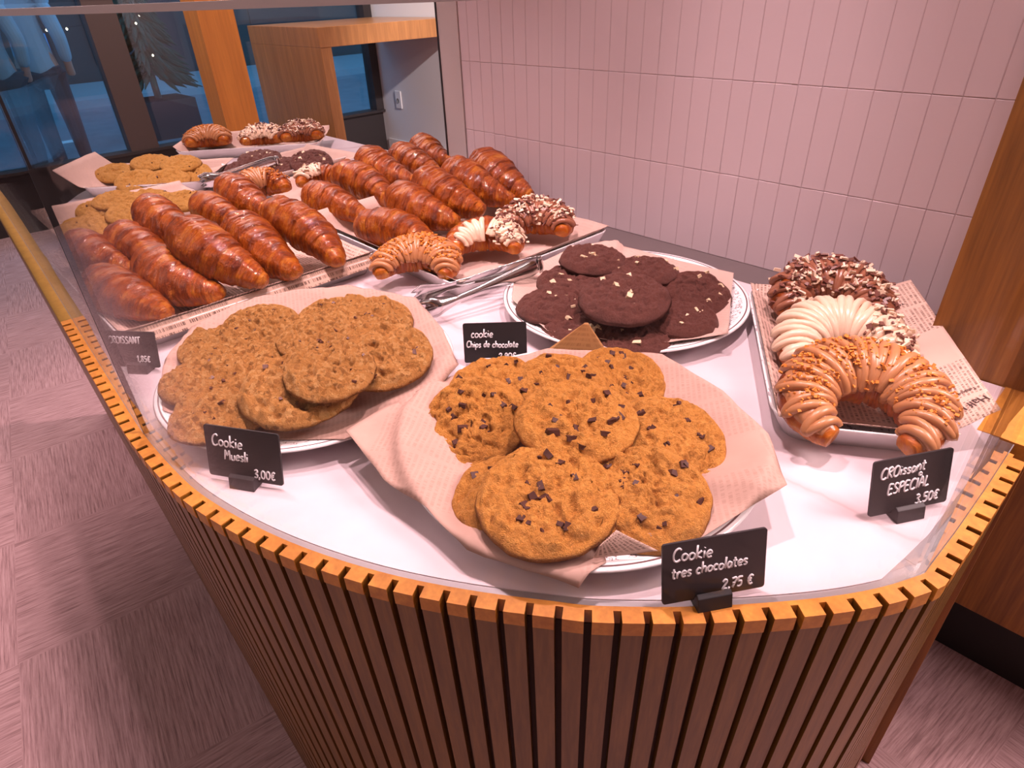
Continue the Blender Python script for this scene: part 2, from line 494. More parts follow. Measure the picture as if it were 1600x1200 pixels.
class MB:
    def __init__(self):
        self.V, self.F = [], []
    def add(self, V, F):
        n = len(self.V)
        self.V += [tuple(v) for v in V]
        self.F += [tuple(i + n for i in f) for f in F]
        return self
    def box(self, a, b):
        x0, y0, z0 = a
        x1, y1, z1 = b
        V = [(x0, y0, z0), (x1, y0, z0), (x1, y1, z0), (x0, y1, z0), (x0, y0, z1), (x1, y0, z1), (x1, y1, z1), (x0, y1, z1)]
        return self.add(V, [(3, 2, 1, 0), (4, 5, 6, 7), (0, 1, 5, 4), (1, 2, 6, 5), (2, 3, 7, 6), (3, 0, 4, 7)])
    def prism(self, poly, z0, z1):
        n = len(poly)
        V = [(x, y, z0) for x, y in poly] + [(x, y, z1) for x, y in poly]
        F = [tuple(range(n - 1, -1, -1)), tuple(range(n, 2 * n))]
        F += [(i, (i + 1) % n, n + (i + 1) % n, n + i) for i in range(n)]
        return self.add(V, F)
    def tube(self, path, r, sides=8, closed=False, caps=True):
        P = [Vector(p) for p in path]
        n = len(P)
        rr = r if hasattr(r, '__len__') else [r] * n
        up = None
        V, F = [], []
        for i, p in enumerate(P):
            t = (P[min(i + 1, n - 1)] - P[max(i - 1, 0)])
            if t.length < 1e-9:
                t = Vector((1, 0, 0))
            t.normalize()
            if up is None:
                up = t.orthogonal().normalized()
            up = (up - t * up.dot(t))
            if up.length < 1e-6:
                up = t.orthogonal()
            up.normalize()
            s = t.cross(up)
            for k in range(sides):
                a = 2 * PI * k / sides
                V.append(p + (up * math.cos(a) + s * math.sin(a)) * rr[i])
        for i in range(n - 1):
            for k in range(sides):
                k2 = (k + 1) % sides
                F.append((i * sides + k, i * sides + k2, (i + 1) * sides + k2, (i + 1) * sides + k))
        if caps:
            F.append(tuple(range(sides - 1, -1, -1)))
            F.append(tuple((n - 1) * sides + k for k in range(sides)))
        return self.add(V, F)
    def build(self, name, mat, parent=None, loc=None, smooth=False):
        return link(name, mesh(name, self.V, self.F), mat, parent, loc, smooth)

def catmull(P, n=8, closed=False):
    P = [np.array(p, float) for p in P]
    out = []
    m = len(P)
    rng = range(m if closed else m - 1)
    for i in rng:
        p1, p2 = P[i], P[(i + 1) % m]
        p0 = P[i - 1] if (closed or i > 0) else 2 * p1 - p2
        p3 = P[(i + 2) % m] if (closed or i + 2 < m) else 2 * p2 - p1
        for k in range(n):
            t = k / n
            out.append(0.5 * (2 * p1 + (p2 - p0) * t + (2 * p0 - 5 * p1 + 4 * p2 - p3) * t * t + (3 * p1 - p0 - 3 * p2 + p3) * t ** 3))
    if not closed:
        out.append(P[-1])
    return out

def resample(P, step):
    P = np.array(P)
    d = np.r_[0, np.cumsum(np.linalg.norm(np.diff(P, axis=0), axis=1))]
    n = max(2, int(round(d[-1] / step)) + 1)
    s = np.linspace(0, d[-1], n)
    return np.stack([np.interp(s, d, P[:, k]) for k in range(P.shape[1])], 1)

def bevel(o, w, seg=2):
    m = o.modifiers.new('bevel', 'BEVEL')
    m.width = w
    m.segments = seg
    m.limit_method = 'ANGLE'
    return o

# ------------------------------------------------------------------ the setting
FLOOR0 = 0.0
ROOM_X0, ROOM_X1, ROOM_Y0, ROOM_Y1, CEIL = -5.6, 2.6, -3.2, 3.6, 2.75
structure(MB().box((ROOM_X0, ROOM_Y0, -0.06), (ROOM_X1, ROOM_Y1 , 0)).build('floor', 'carpet'))
structure(MB().box((ROOM_X0 , ROOM_Y0, CEIL), (ROOM_X1, ROOM_Y1, CEIL + 0.08)).build('ceiling', 'ceiling'))
structure(MB().box((ROOM_X0, ROOM_Y1, 0), (ROOM_X1, ROOM_Y1 + 0.1, CEIL)).build('wall_far', 'plaster'))
structure(MB().box((ROOM_X0, ROOM_Y0 - 0.1, 0), (ROOM_X1, ROOM_Y0, CEIL)).build('wall_front', 'wall_dim'))
structure(MB().box((ROOM_X1, ROOM_Y0, 0), (ROOM_X1 + 0.1, ROOM_Y1, CEIL)).build('wall_right', 'wall_dim'))
structure(MB().box((ROOM_X0 + 0.06, ROOM_Y1 - 0.016, 0), (-1.5, ROOM_Y1, 0.16)).build('baseboard_far', 'plaster'))

# tiled wall behind the counter (stack-bonded upright tiles)
TW, TH, YW = 0.040, 0.16205, 1.132
X0T, X1T = -1.370, -0.06
structure(MB().box((-1.45, YW + 0.0010, 0), (X1T, YW + 0.12, CEIL)).build('wall_back', 'grout'))
tb = MB()
xj = -0.4575
k0 = int(math.floor((X0T - xj) / TW))
for i in range(k0, int((X1T - xj) / TW) + 1):
    xa, xb = max(X0T, xj + i * TW), min(X1T, xj + (i + 1) * TW)
    if xb - xa < 0.004:
        continue
    for r in range(-1, 12):
        za = ZC + r * TH - 0.001
        zb = za + TH
        if zb > CEIL:
            break
        g = 0.00035
        t = [random.uniform(-0.00025, 0.00025) for _ in range(4)]
        c = 0.0008
        V = [(xa + g, YW + .0011, za + g), (xb - g, YW + .0011, za + g), (xb - g, YW + .0011, zb - g), (xa + g, YW + .0011, zb - g),
             (xa + g + c, YW + t[0], za + g + c), (xb - g - c, YW + t[1], za + g + c), (xb - g - c, YW + t[2], zb - g - c), (xa + g + c, YW + t[3], zb - g - c)]
        tb.add(V, [(4, 5, 6, 7), (0, 1, 5, 4), (1, 2, 6, 5), (2, 3, 7, 6), (3, 0, 4, 7)])
structure(tb.build('wall_back_tiles', 'tile'))
structure(MB().box((-1.448, YW - 0.004, ZC), (X0T, YW + 0.002, CEIL)).build('trim_1', 'trim_grey'))
structure(MB().box((-1.4535, YW - 0.006, ZC), (-1.448, YW + 0.122, CEIL)).build('trim_2', 'seam'))

# wooden pier at the right end of the tiles
structure(MB().box((-0.165, 0.957, 0), (-0.002, 1.135, CEIL)).build('wall_pier', 'oak_pier'))

# shop front: sill wall, dark frames, glass
XF = ROOM_X0
SILL = ZC - 0.50
structure(MB().box((XF - 0.12, ROOM_Y0, 0), (XF, ROOM_Y1, SILL)).build('wall_left', 'frame_dark'))
structure(MB().box((XF - 0.12, ROOM_Y0, 2.45), (XF, ROOM_Y1, CEIL)).build('wall_lintel', 'frame_dark'))
structure(MB().box((XF - 0.10, ROOM_Y0, SILL), (XF + 0.05, ROOM_Y1, SILL + 0.02)).build('trim_3', 'frame_dark'))
structure(MB().box((XF - 0.045, ROOM_Y0, SILL + 0.02), (XF - 0.037, ROOM_Y1, 2.45)).build('window_1', 'window_glass'))
tn = 4
for ya, yb, mt in ((1.32, 1.52, 'frame_brown'), (3.52, 3.60, 'frame_dark'), (-0.6, -0.45, 'frame_dark'), (0.47, 0.62, 'frame_dark')):
    structure(MB().box((XF - 0.09, ya, SILL), (XF + 0.03, yb, 2.45)).build('trim_%d' % tn, mt))
    tn += 1
# oak post between counter and shop front
structure(MB().box((-4.62, 1.635, 0), (-4.40, 1.858, CEIL)).build('wall_post', 'oak_orange'))

# ------------------------------------------------------------------ the counter
OUT = [(-2.62, .166), (-2.2, .146), (-1.75, .124), (-1.29, .1), (-1.15, .0925), (-.966, .083), (-.876, .0785), (-.808, .0765), (-.72, .0785), (-.644, .085), (-.557, .104),
       (-.475, .131), (-.391, .169), (-.315, .214), (-.246, .263), (-.212, .289), (-.152, .347), (-.102, .403), (-.063, .452), (-.035, .495), (-.013, .539)]
END = [(-.013, .539), (-.0085, .62), (-.005, .72), (-.003, .824)]
outer = resample(catmull(OUT, 10), 0.0045)
end = resample(END, 0.0045)
path = np.vstack([outer, end[1:]])

def normals(P):
    T = np.gradient(P, axis=0)
    T /= np.linalg.norm(T, axis=1)[:, None]
    return np.stack([T[:, 1], -T[:, 0]], 1)          # outward (towards the shop)
NRM = normals(path)
# smooth normals a little, so that offsets do not fold at the corner
for _ in range(6):
    NRM[1:-1] = (NRM[:-2] + NRM[1:-1] * 2 + NRM[2:]) / 4
    NRM /= np.linalg.norm(NRM, axis=1)[:, None]
SARC = np.r_[0, np.cumsum(np.linalg.norm(np.diff(path, axis=0), axis=1))]
def at(s, off=0.0):
    x = np.interp(s, SARC, path[:, 0]); y = np.interp(s, SARC, path[:, 1])
    nx = np.interp(s, SARC, NRM[:, 0]); ny = np.interp(s, SARC, NRM[:, 1])
    l = math.hypot(nx, ny)
    return np.array([x + nx / l * off, y + ny / l * off])
S_TEETH = float(np.interp(-1.292, path[:len(outer), 0], SARC[:len(outer)]))
S_END = SARC[-1]
S_COR = SARC[len(outer) - 1]
GD = 0.0125
def taper(s):
    return float(np.interp(s, [S_COR - 0.30, S_END], [0.046, 0.016]))

counter = thing('display_counter', (-1.2, 0.6, 0), 'long oak pastry counter with rounded slatted front and white marble top', 'counter')
def cpart(mb, name, mat, smooth=False):
    o = mb.build(name, mat, None, None, smooth)
    o.parent = counter
    o.location = (1.2, -0.6, 0)
    return o
# slats
sl = MB()
pitch = 0.0268
nsl = int((S_END - S_TEETH) / pitch)
for i in range(nsl):
    sa = S_TEETH + i * pitch
    sb = sa + pitch * 0.73
    pts_t = [at(sa), at((sa + sb) / 2), at(sb), at(sb, -GD), at((sa + sb) / 2, -GD), at(sa, -GD)]
    pts_b = [at(sa, -taper(sa)), at((sa + sb) / 2, -taper(sa)), at(sb, -taper(sb)), at(sb, -GD - taper(sb)), at((sa + sb) / 2, -GD - taper(sa)), at(sa, -GD - taper(sa))]
    V = [(p[0], p[1], ZC - 0.0012) for p in pts_t] + [(p[0], p[1], 0.0) for p in pts_b]
    F = [(11, 10, 9, 8, 7, 6)] + [((j + 1) % 6, j, 6 + j, 6 + (j + 1) % 6) for j in range(6)]
    sl.add(V, F)
cpart(sl, 'slatted_front', 'oak')
# dark backing behind the slats
bk = MB()
ss = np.arange(S_TEETH - 0.01, S_END, 0.012)
V = []
for s in ss:
    a, b = at(s, -GD + 0.0004), at(s, -GD - taper(s) + 0.0004)
    V += [(a[0], a[1], ZC - 0.018), (b[0], b[1], 0.0)]
bk.add(V, [(2 * i, 2 * i + 2, 2 * i + 3, 2 * i + 1) for i in range(len(ss) - 1)])
cpart(bk, 'backing_panel', 'groove', True)
# plain front left of the slats
pf = MB()
ss = np.arange(0, S_TEETH + 0.001, 0.03)
V = []
for s in ss:
    a, b, c = at(s, 0), at(s, -taper(s)), at(s, -0.018)
    V += [(a[0], a[1], ZC - 0.001), (b[0], b[1], 0.0), (c[0], c[1], ZC - 0.001)]
pf.add(V, [(3 * i, 3 * i + 3, 3 * i + 4, 3 * i + 1) for i in range(len(ss) - 1)])
cpart(pf, 'plain_front', 'oak', True)
# oak rim on top: a toothed strip 18 mm deep
rm = MB()
INN = 0.0175
def rim_seg(sa, sb, o_out, z0, z1):
    a0, a1, b0, b1 = at(sa, o_out), at(sb, o_out), at(sa, -INN), at(sb, -INN)
    V = [(a0[0], a0[1], z1), (a1[0], a1[1], z1), (b1[0], b1[1], z1), (b0[0], b0[1], z1),
         (a0[0], a0[1], z0), (a1[0], a1[1], z0), (b1[0], b1[1], z0), (b0[0], b0[1], z0)]
    rm.add(V, [(0, 1, 2, 3), (1, 0, 4, 5), (3, 2, 6, 7), (0, 3, 7, 4), (2, 1, 5, 6)])
for i in range(nsl):
    sa = S_TEETH + i * pitch
    sm = sa + pitch * 0.73
    for a, b, o in ((sa, (sa + sm) / 2, 0.0004), ((sa + sm) / 2, sm, 0.0004), (sm, sa + pitch, -GD)):
        rim_seg(a, b, o, ZC - 0.017, ZC + 0.0004)
ss = np.arange(0, S_TEETH, 0.03)
cpart(rm, 'toothed_rim', 'oak_rim')
pr = MB()
ss = np.append(ss, S_TEETH)
V = []
for s in ss:
    a, c = at(s, 0.0006), at(s, -INN)
    V += [(a[0], a[1], ZC - 0.03), (a[0], a[1], ZC), (c[0], c[1], ZC)]
F = []
for i in range(len(ss) - 1):
    F += [(3 * i, 3 * i + 3, 3 * i + 4, 3 * i + 1), (3 * i + 1, 3 * i + 4, 3 * i + 5, 3 * i + 2)]
pr.add(V, F)
MAT['oak_honey'] = wood('oak_honey', (0.34, 0.19, 0.035), (0.46, 0.27, 0.05), (18, 18, 18))
cpart(pr, 'plain_rim', 'oak_honey', True)

# metal channel under the glass and the marble slab
def strip(s0, s1, oa, ob, z, step=0.012):
    ss = np.linspace(s0, s1, max(2, int((s1 - s0) / step)))
    V = []
    for s in ss:
        a, b = at(s, oa), at(s, ob)
        V += [(a[0], a[1], z), (b[0], b[1], z)]
    return V, [(2 * i, 2 * i + 2, 2 * i + 3, 2 * i + 1) for i in range(len(ss) - 1)]
ch = MB().add(*strip(0, S_END, -INN, -0.062, ZC - 0.0012))
cpart(ch, 'glass_channel', 'channel', True)
# marble outline
mo = []
s = float(np.interp(-1.72, path[:len(outer), 0], SARC[:len(outer)]))
S_M0 = s
while s < S_COR - 0.035:
    mo.append(tuple(at(s, -0.0255)))
    s += 0.012
mo += [(-.050, .553), (-.044, .60), (-.040, .70), (-.036, .824), (-.036, .955), (-.165, .955), (-.165, 1.045), (-1.455, 1.045), (-1.455, 1.28), (-2.62, 1.28)]
mo += [tuple(q) for q in catmull([(-2.62, 1.28), (-2.66, 1.10), (-2.62, .86), (-2.50, .62), (-2.33, .425), (-2.24, .345), (-2.08, .262), (-1.90, .205), mo[0]], 6)[1:-1]]
slab = MB().prism(mo[::-1] if False else mo, ZC - 0.03, ZC)
marble_o = cpart(slab, 'marble_top', 'marble')
cpart(MB().box((-1.455, 1.044, ZC - 0.03), (-0.165, YW + 0.001, ZC - 0.001)), 'back_strip', 'backstrip')
# carcass below, set back from the front
body = [tuple(at(s, -0.075)) for s in np.arange(S_M0, S_COR, 0.03)] + [(-0.085, .60), (-0.085, .95), (-2.55, .95), (-2.5, .66), (-2.3, .45), (-2.0, .27)]
cpart(MB().prism(body, 0.02, ZC - 0.031), 'carcass', 'oak_dark')
# right-hand end panel, from the slats back to the pier
cpart(MB().box((-0.060, 0.826, ZC - 0.03), (0.0, 0.957, ZC + 0.0005)), 'end_block', 'oak_rim')
cpart(MB().box((-0.060, 0.826, 0), (-0.016, 0.957, ZC - 0.031)), 'end_panel', 'oak_dark')

# ------------------------------------------------------------------ the glass
gcase = thing('glass_case', (-1.2, 0.6, ZC), 'clear glass screen standing along the counter edge around the pastries', 'glass case')
GT = 0.474
def pane(name, s0, s1, oa, ob, z0, z1, mat='glass', step=0.012):
    ss = np.linspace(s0, s1, max(2, int((s1 - s0) / step) + 1))
    V = []
    for s in ss:
        a, b = at(s, oa), at(s, ob)
        V += [(a[0], a[1], z0), (b[0], b[1], z0), (b[0], b[1], z1), (a[0], a[1], z1)]
    F = []
    for i in range(len(ss) - 1):
        k = 4 * i
        for q in range(4):
            F.append((k + q, k + 4 + q, k + 4 + (q + 1) % 4, k + (q + 1) % 4))
    n = 4 * (len(ss) - 1)
    F += [(3, 2, 1, 0), (n, n + 1, n + 2, n + 3)]
    o = MB().add(V, F).build(name, mat, gcase, (1.2, -0.6, -ZC), False)
    return o
S_SEAM = float(np.interp(-0.820, path[:len(outer), 0], SARC[:len(outer)]))
pane('front_pane', 0.02, S_SEAM - 0.0007, -0.018, -0.024, ZC - 0.001, ZC + GT)
cp = pane('curved_pane', S_SEAM + 0.0007, S_COR - 0.02, -0.018, -0.024, ZC - 0.001, ZC + GT, step=0.008)
pane('end_pane', S_COR + 0.03, S_END - 0.002, -0.018, -0.024, ZC - 0.001, ZC + GT)
pane('seam', S_SEAM - 0.0006, S_SEAM + 0.0006, -0.0178, -0.0242, ZC - 0.001, ZC + GT, 'seam')
MAT['glass_edge'] = plain('glass_edge', (0.10, 0.085, 0.055), 0.25)
pane('end_seam', S_COR - 0.0195, S_COR + 0.0295, -0.0181, -0.0239, ZC - 0.001, ZC + GT, 'glass')
pane('top_rail', 0.02, S_SEAM + 0.66, -0.0165, -0.0255, ZC + GT - 0.0015, ZC + GT + 0.003, 'rail_steel')
lid = [tuple(at(s, -0.025)) for s in np.arange(0.02, S_COR - 0.02, 0.03)] + [(-0.036, .824), (-0.036, .955), (-.17, .955), (-.17, 1.128), (-2.6, 1.128)]
lo = MB().prism(lid, ZC + 0.484, ZC + 0.492).build('glass_lid', 'glass_top', gcase, (1.2, -0.6, -ZC))
# ------------------------------------------------------------------ dishes
def lathe(prof, seg=96):
    V, F = [], []
    n = len(prof)
    for k in range(seg):
        a = 2 * PI * k / seg
        for r, z in prof:
            V.append((r * math.cos(a), r * math.sin(a), z))
    for k in range(seg):
        k2 = (k + 1) % seg
        for i in range(n - 1):
            F.append((k * n + i, k2 * n + i, k2 * n + i + 1, k * n + i + 1))
    V.append((0, 0, prof[0][1])); V.append((0, 0, prof[-1][1]))
    c0, c1 = len(V) - 2, len(V) - 1
    for k in range(seg):
        k2 = (k + 1) % seg
        F.append((c0, k2 * n, k * n))
        F.append((c1, k * n + n - 1, k2 * n + n - 1))
    return V, F

PROF = [(0.118, 0.0), (0.125, 0.0), (0.130, 0.006), (0.150, 0.012), (0.195, 0.0225), (0.205, 0.0245), (0.2075, 0.0265), (0.205, 0.0285), (0.195, 0.0272), (0.155, 0.0165), (0.140, 0.0105), (0.128, 0.0085), (0.02, 0.0085)]
def plate_h(r):
    return float(np.interp(r, [0, 0.128, 0.140, 0.155, 0.195, 0.2095, 0.220, 0.25], [0.0085, 0.0085, 0.0105, 0.0165, 0.0280, 0.0300, 0.016, 0.006]))

def plate(x, y, label):
    V, F = lathe(PROF)
    o = link('plate', mesh('plate', V, F), 'decorated_china', None, (x, y, ZC))
    return tag(o, label, 'plate', 'round plates on the marble')
PA = (-0.382, 0.458)
PB = (-0.775, 0.318)
PC = (-0.590, 0.812)
plate(*PA, 'white rimmed plate nearest the curved front, under the chocolate chunk cookies')
plate(*PB, 'white rimmed plate under the oat muesli cookies')
plate(*PC, 'white rimmed plate under the dark chocolate cookies')

def rrect(w, d, r, n=6):
    pts = []
    for cx, cy, a0 in ((w / 2 - r, d / 2 - r, 0), (-w / 2 + r, d / 2 - r, 90), (-w / 2 + r, -d / 2 + r, 180), (w / 2 - r, -d / 2 + r, 270)):
        for k in range(n + 1):
            a = math.radians(a0 + 90 * k / n)
            pts.append((cx + r * math.cos(a), cy + r * math.sin(a)))
    return pts
def tray(name, x, y, w, d, rot, label, h=0.034, r=0.03, mat='printed_melamine', flare=0.018, cat='tray'):
    rings = [(-2 * flare - 0.004, 0.0), (-2 * flare, 0.0), (-0.004, h - 0.004), (0, h - 0.002), (-0.001, h), (-0.006, h - 0.0005), (-2 * flare - 0.004, 0.007), (-2 * flare - 0.03, 0.006)]
    V, F = [], []
    n = None
    for inset, z in rings:
        P = rrect(w + inset, d + inset, max(0.008, r + inset / 2))
        n = len(P)
        V += [(px, py, z) for px, py in P]
    for i in range(len(rings) - 1):
        for k in range(n):
            k2 = (k + 1) % n
            F.append((i * n + k, i * n + k2, (i + 1) * n + k2, (i + 1) * n + k))
    F.append(tuple(range(n - 1, -1, -1)))
    F.append(tuple((len(rings) - 1) * n + k for k in range(n)))
    o = link(name, mesh(name, V, F), mat, None, (x, y, ZC))
    o.rotation_euler = (0, 0, math.radians(rot))
    return tag(o, label, cat, 'white trays on the marble')
TE = (-1.335, 0.383, 0.57, 0.475, 0)
TF = (-1.070, 0.842, 0.53, 0.415, -1)
TG = (-1.580, 0.905, 0.40, 0.46, 0)
TD = (-0.252, 0.848, 0.405, 0.200, 122.9)
TJ = (-2.385, 0.965, 0.50, 0.20, 54)
TI = (-1.985, 0.850, 0.42, 0.24, 96)
TH_ = (-2.150, 0.555, 0.36, 0.24, 50)
TK = (-1.775, 0.378, 0.30, 0.34, 0)
tray('tray', *TE, 'white tray lined with newspaper under the plain croissants, nearest the front glass')
tray('tray', *TF, 'white tray mid counter holding croissants, three topped ones in its front row')
tray('tray', *TG, 'small white tray of croissants set at the end of the tiled wall')
tray('tray', *TD, 'narrow white tray beside the oak pier holding three topped ring croissants', r=0.045)
tray('tray', *TJ, 'white tray farthest along the counter, under three topped croissants', r=0.045)
tray('tray', *TI, 'white tray under the dark cookies far along the counter')
tray('tray', *TH_, 'white tray under pale cookies, farthest along the front glass', r=0.05)
tray('tray', *TK, 'white tray under pale cookies, directly behind the newspaper lined croissant tray')

# ------------------------------------------------------------------ paper sheets
def sheet(name, label, mat, cx, cy, boundary, floor_fn, amp=0.0048, rings=40, per_edge=16, seed=0, uvrot=0.0, sag=2.0, c0=0.0025):
    """A crumpled sheet: boundary = [(x, y, z)], centre resting on floor_fn."""
    B = []
    n = len(boundary)
    for i in range(n):
        a, b = np.array(boundary[i]), np.array(boundary[(i + 1) % n])
        for k in range(per_edge):
            B.append(a + (b - a) * k / per_edge)
    m = len(B)
    V, UV = [], []
    ca, sa = math.cos(uvrot), math.sin(uvrot)
    def put(x, y, z):
        V.append((x, y, z))
        UV.append((x * ca - y * sa, x * sa + y * ca))
    for i in range(1, rings + 1):
        s = i / rings
        for b in B:
            x, y = cx + (b[0] - cx) * s, cy + (b[1] - cy) * s
            fb, f = floor_fn(b[0], b[1]), floor_fn(x, y)
            w = s ** sag
            z = f + c0 + max(b[2] - fb - c0, -0.02) * w
            nz = noise.noise(Vector((x * 26 + seed, y * 26, 0.3))) * 0.6 + (0.5 - abs(noise.noise(Vector((x * 17 + seed, y * 17, 3.1))))) * 0.8
            z += amp * nz * (0.12 + 0.88 * s ** 3)
            put(x, y, max(z, f + 0.0012))
    put(cx, cy, floor_fn(cx, cy) + c0)
    F = [(m * rings, k, (k + 1) % m) for k in range(m)]
    for i in range(rings - 1):
        for k in range(m):
            k2 = (k + 1) % m
            F.append((i * m + k, (i + 1) * m + k, (i + 1) * m + k2, i * m + k2))
    me = mesh(name, [(a - cx, b - cy, c) for a, b, c in V], F)
    uvl = me.uv_layers.new(name='uv')
    for l in me.loops:
        uvl.data[l.index].uv = UV[l.vertex_index]
    o = link(name, me, mat, None, (cx, cy, ZC))
    so = o.modifiers.new('thickness', 'SOLIDIFY')
    so.thickness = 0.0005
    return tag(o, label, 'paper', 'paper liners')

def fA(x, y): return plate_h(math.hypot(x - PA[0], y - PA[1]))
def fB(x, y): return plate_h(math.hypot(x - PB[0], y - PB[1]))
def fC(x, y): return plate_h(math.hypot(x - PC[0], y - PC[1]))
sheet('paper_liner', 'pinkish kraft paper under the chocolate chunk cookies, one corner reaching over the plate', 'kraft', -0.375, 0.448,
      [(-.571, .257, .046), (-.475, .244, .034), (-.408, .250, .034), (-.340, .246, .026), (-.285, .268, .020), (-.240, .292, .015), (-.236, .325, .030), (-.270, .352, .030), (-.216, .372, .042), (-.188, .405, .036), (-.158, .508, .052),
       (-.215, .585, .044), (-.30, .635, .040), (-.405, .655, .044), (-.47, .610, .040), (-.53, .560, .044), (-.572, .485, .036), (-.590, .40, .036)], fA, seed=3, uvrot=0.9)
sheet('paper_liner', 'pinkish kraft paper sheet under the oat muesli cookies', 'kraft', -0.78, 0.32,
      [(-.876, .145, .032), (-.806, .123, .026), (-.735, .155, .024), (-.655, .193, .020), (-.575, .255, .024), (-.555, .345, .03), (-.592, .447, .042), (-.70, .505, .036), (-.829, .548, .034), (-.949, .491, .042), (-1.007, .348, .048), (-.990, .232, .044), (-.93, .17, .036)], fB, seed=11, uvrot=0.5)
sheet('paper_liner', 'pinkish kraft paper sheet under the dark chocolate cookies', 'kraft_light', -0.60, 0.81,
      [(-.707, .658, .033), (-.587, .618, .031), (-.50, .66, .030), (-.428, .712, .032), (-.378, .785, .034), (-.44, .90, .04), (-.478, .974, .044), (-.60, .985, .033), (-.742, .978, .034), (-.79, .90, .034), (-.785, .80, .032), (-.765, .72, .032)], fC, amp=0.002, seed=21, uvrot=0.2)

# the brown folded paper tip behind the chocolate chunk cookies
def flap(name, label, mat, pts, seed=0, n=14, uvflip=False, amp=0.001):
    a, b, c, d = [np.array(p, float) for p in pts]
    V, UV = [], []
    for i in range(n + 1):
        for j in range(n + 1):
            u, v = i / n, j / n
            P = (a * (1 - u) + b * u) * (1 - v) + (d * (1 - u) + c * u) * v
            nz = noise.noise(Vector((P[0] * 30 + seed, P[1] * 30, P[2] * 30)))
            V.append((P[0], P[1], P[2] + amp * nz))
            UV.append((u * np.linalg.norm(b - a), v * np.linalg.norm(d - a)))
    F = [(i * (n + 1) + j, (i + 1) * (n + 1) + j, (i + 1) * (n + 1) + j + 1, i * (n + 1) + j + 1) for i in range(n) for j in range(n)]
    o0 = (a + b + c + d) / 4
    me = mesh(name, [(p[0] - o0[0], p[1] - o0[1], p[2] - o0[2]) for p in V], F)
    uvl = me.uv_layers.new(name='uv')
    for l in me.loops:
        uvl.data[l.index].uv = UV[l.vertex_index]
    o = link(name, me, mat, None, (o0[0], o0[1], o0[2] + ZC))
    so = o.modifiers.new('thickness', 'SOLIDIFY')
    so.thickness = 0.0005
    so.offset = 0
    if label:
        tag(o, label, 'paper', 'paper liners')
    return o
flap('paper_corner', 'brown folded paper corner standing between the dark and the chocolate chunk cookies', 'kraft_brown',
     [(-.545, .560, .030), (-.462, .618, .030), (-.4995, .609, .078), (-.503, .606, .078)], 5)
flap('paper_corner', 'printed paper corner folded over at the plate rim below the chocolate chunk cookies', 'newsprint',
     [(-0.207, 0.364, 0.036), (-0.237, 0.339, 0.060), (-0.241, 0.320, 0.050), (-0.245, 0.317, 0.034)], 9)

# liners of the rectangular trays
def liner(label, mat, T, up, seed=0, over=(0, 0, 0, 0), name='paper_liner', amp=0.0015, floor=0.0085, uvs=1.0):
    """sheet in a tray: up = height of its four edges (+x, -x, +y, -y in the tray's own frame), over = overhang"""
    x, y, w, d, rot = T
    wi, di = w - 0.045, d - 0.045
    nx, ny = 34, 30
    V, UV = [], []
    for i in range(nx + 1):
        for j in range(ny + 1):
            u = -1 + 2 * i / nx
            v = -1 + 2 * j / ny
            px = u * (wi / 2 + 0.018 + (over[0] if u > 0 else over[1]) )
            py = v * (di / 2 + 0.018 + (over[2] if v > 0 else over[3]) )
            ex = max(0, abs(px) - (wi / 2 - 0.030)) / (0.048 + (over[0] if u > 0 else over[1]))
            ey = max(0, abs(py) - (di / 2 - 0.030)) / (0.048 + (over[2] if v > 0 else over[3]))
            z = floor
            hx = (up[0] if u > 0 else up[1]); hy = (up[2] if v > 0 else up[3])
            z = max(z, floor + (hx - floor) * ex ** 1.25, floor + (hy - floor) * ey ** 1.25)
            z += amp * noise.noise(Vector((px * 22 + seed, py * 22, 1.0))) + amp * 0.6 * (1 + noise.noise(Vector((px * 9, py * 9 + seed, 4.0))))
            V.append((px, py, z))
            UV.append((px * uvs, py * uvs))
    F = [(i * (ny + 1) + j, (i + 1) * (ny + 1) + j, (i + 1) * (ny + 1) + j + 1, i * (ny + 1) + j + 1) for i in range(nx) for j in range(ny)]
    me = mesh(name, V, F)
    uvl = me.uv_layers.new(name='uv')
    for l in me.loops:
        uvl.data[l.index].uv = UV[l.vertex_index]
    o = link(name, me, mat, None, (x, y, ZC))
    o.rotation_euler = (0, 0, math.radians(rot))
    so = o.modifiers.new('thickness', 'SOLIDIFY')
    so.thickness = 0.0005
    so.offset = 1
    tag(o, label, 'paper', 'paper liners')
    return o
liner('newspaper print liner in the croissant tray nearest the front glass', 'newsprint', TE, (.044, .034, .036, .034), 1)
le = D.objects['paper_liner.003'] if 'paper_liner.003' in D.objects else None
fe = flap('folded_edge', None, 'newsprint_bold', [(-1.0560, .165, .0405), (-1.0560, .612, .0405), (-1.0405, .612, .020), (-1.0405, .165, .020)], 41, 20, False, 0.0006)
if le is not None:
    lz = fe.location.copy()
    fe.parent = le
    fe.location = lz - le.location
liner('kraft liner in the middle croissant tray, raised along its right edge', 'kraft_light', TF, (.040, .062, .040, .040), 2)
liner('kraft liner in the small croissant tray at the end of the tiled wall', 'kraft_light', TG, (.030, .036, .05, .03), 3)
liner('newspaper print liner in the narrow tray beside the oak pier', 'newsprint', TD, (.038, .040, .040, .036), 4)
liner('pale liner in the farthest tray of topped croissants', 'kraft_light', TJ, (.045, .05, .055, .030), 5, over=(0.02, 0, 0.01, 0))
liner('pale liner under the dark cookies far along the counter', 'kraft_light', TI, (.045, .034, .036, .034), 6, over=(0, 0, 0.0, 0.05))
liner('pale liner under the far cookies at the front glass, its left end curled up high', 'kraft_light', TH_, (.045, .085, .045, .034), 7, over=(0.02, 0.05, 0.01, 0))
liner('pale liner in the cookie tray behind the newspaper lined croissant tray', 'kraft_light', TK, (.034, .050, .040, .045), 8, over=(0, 0.02, 0.01, 0.02))

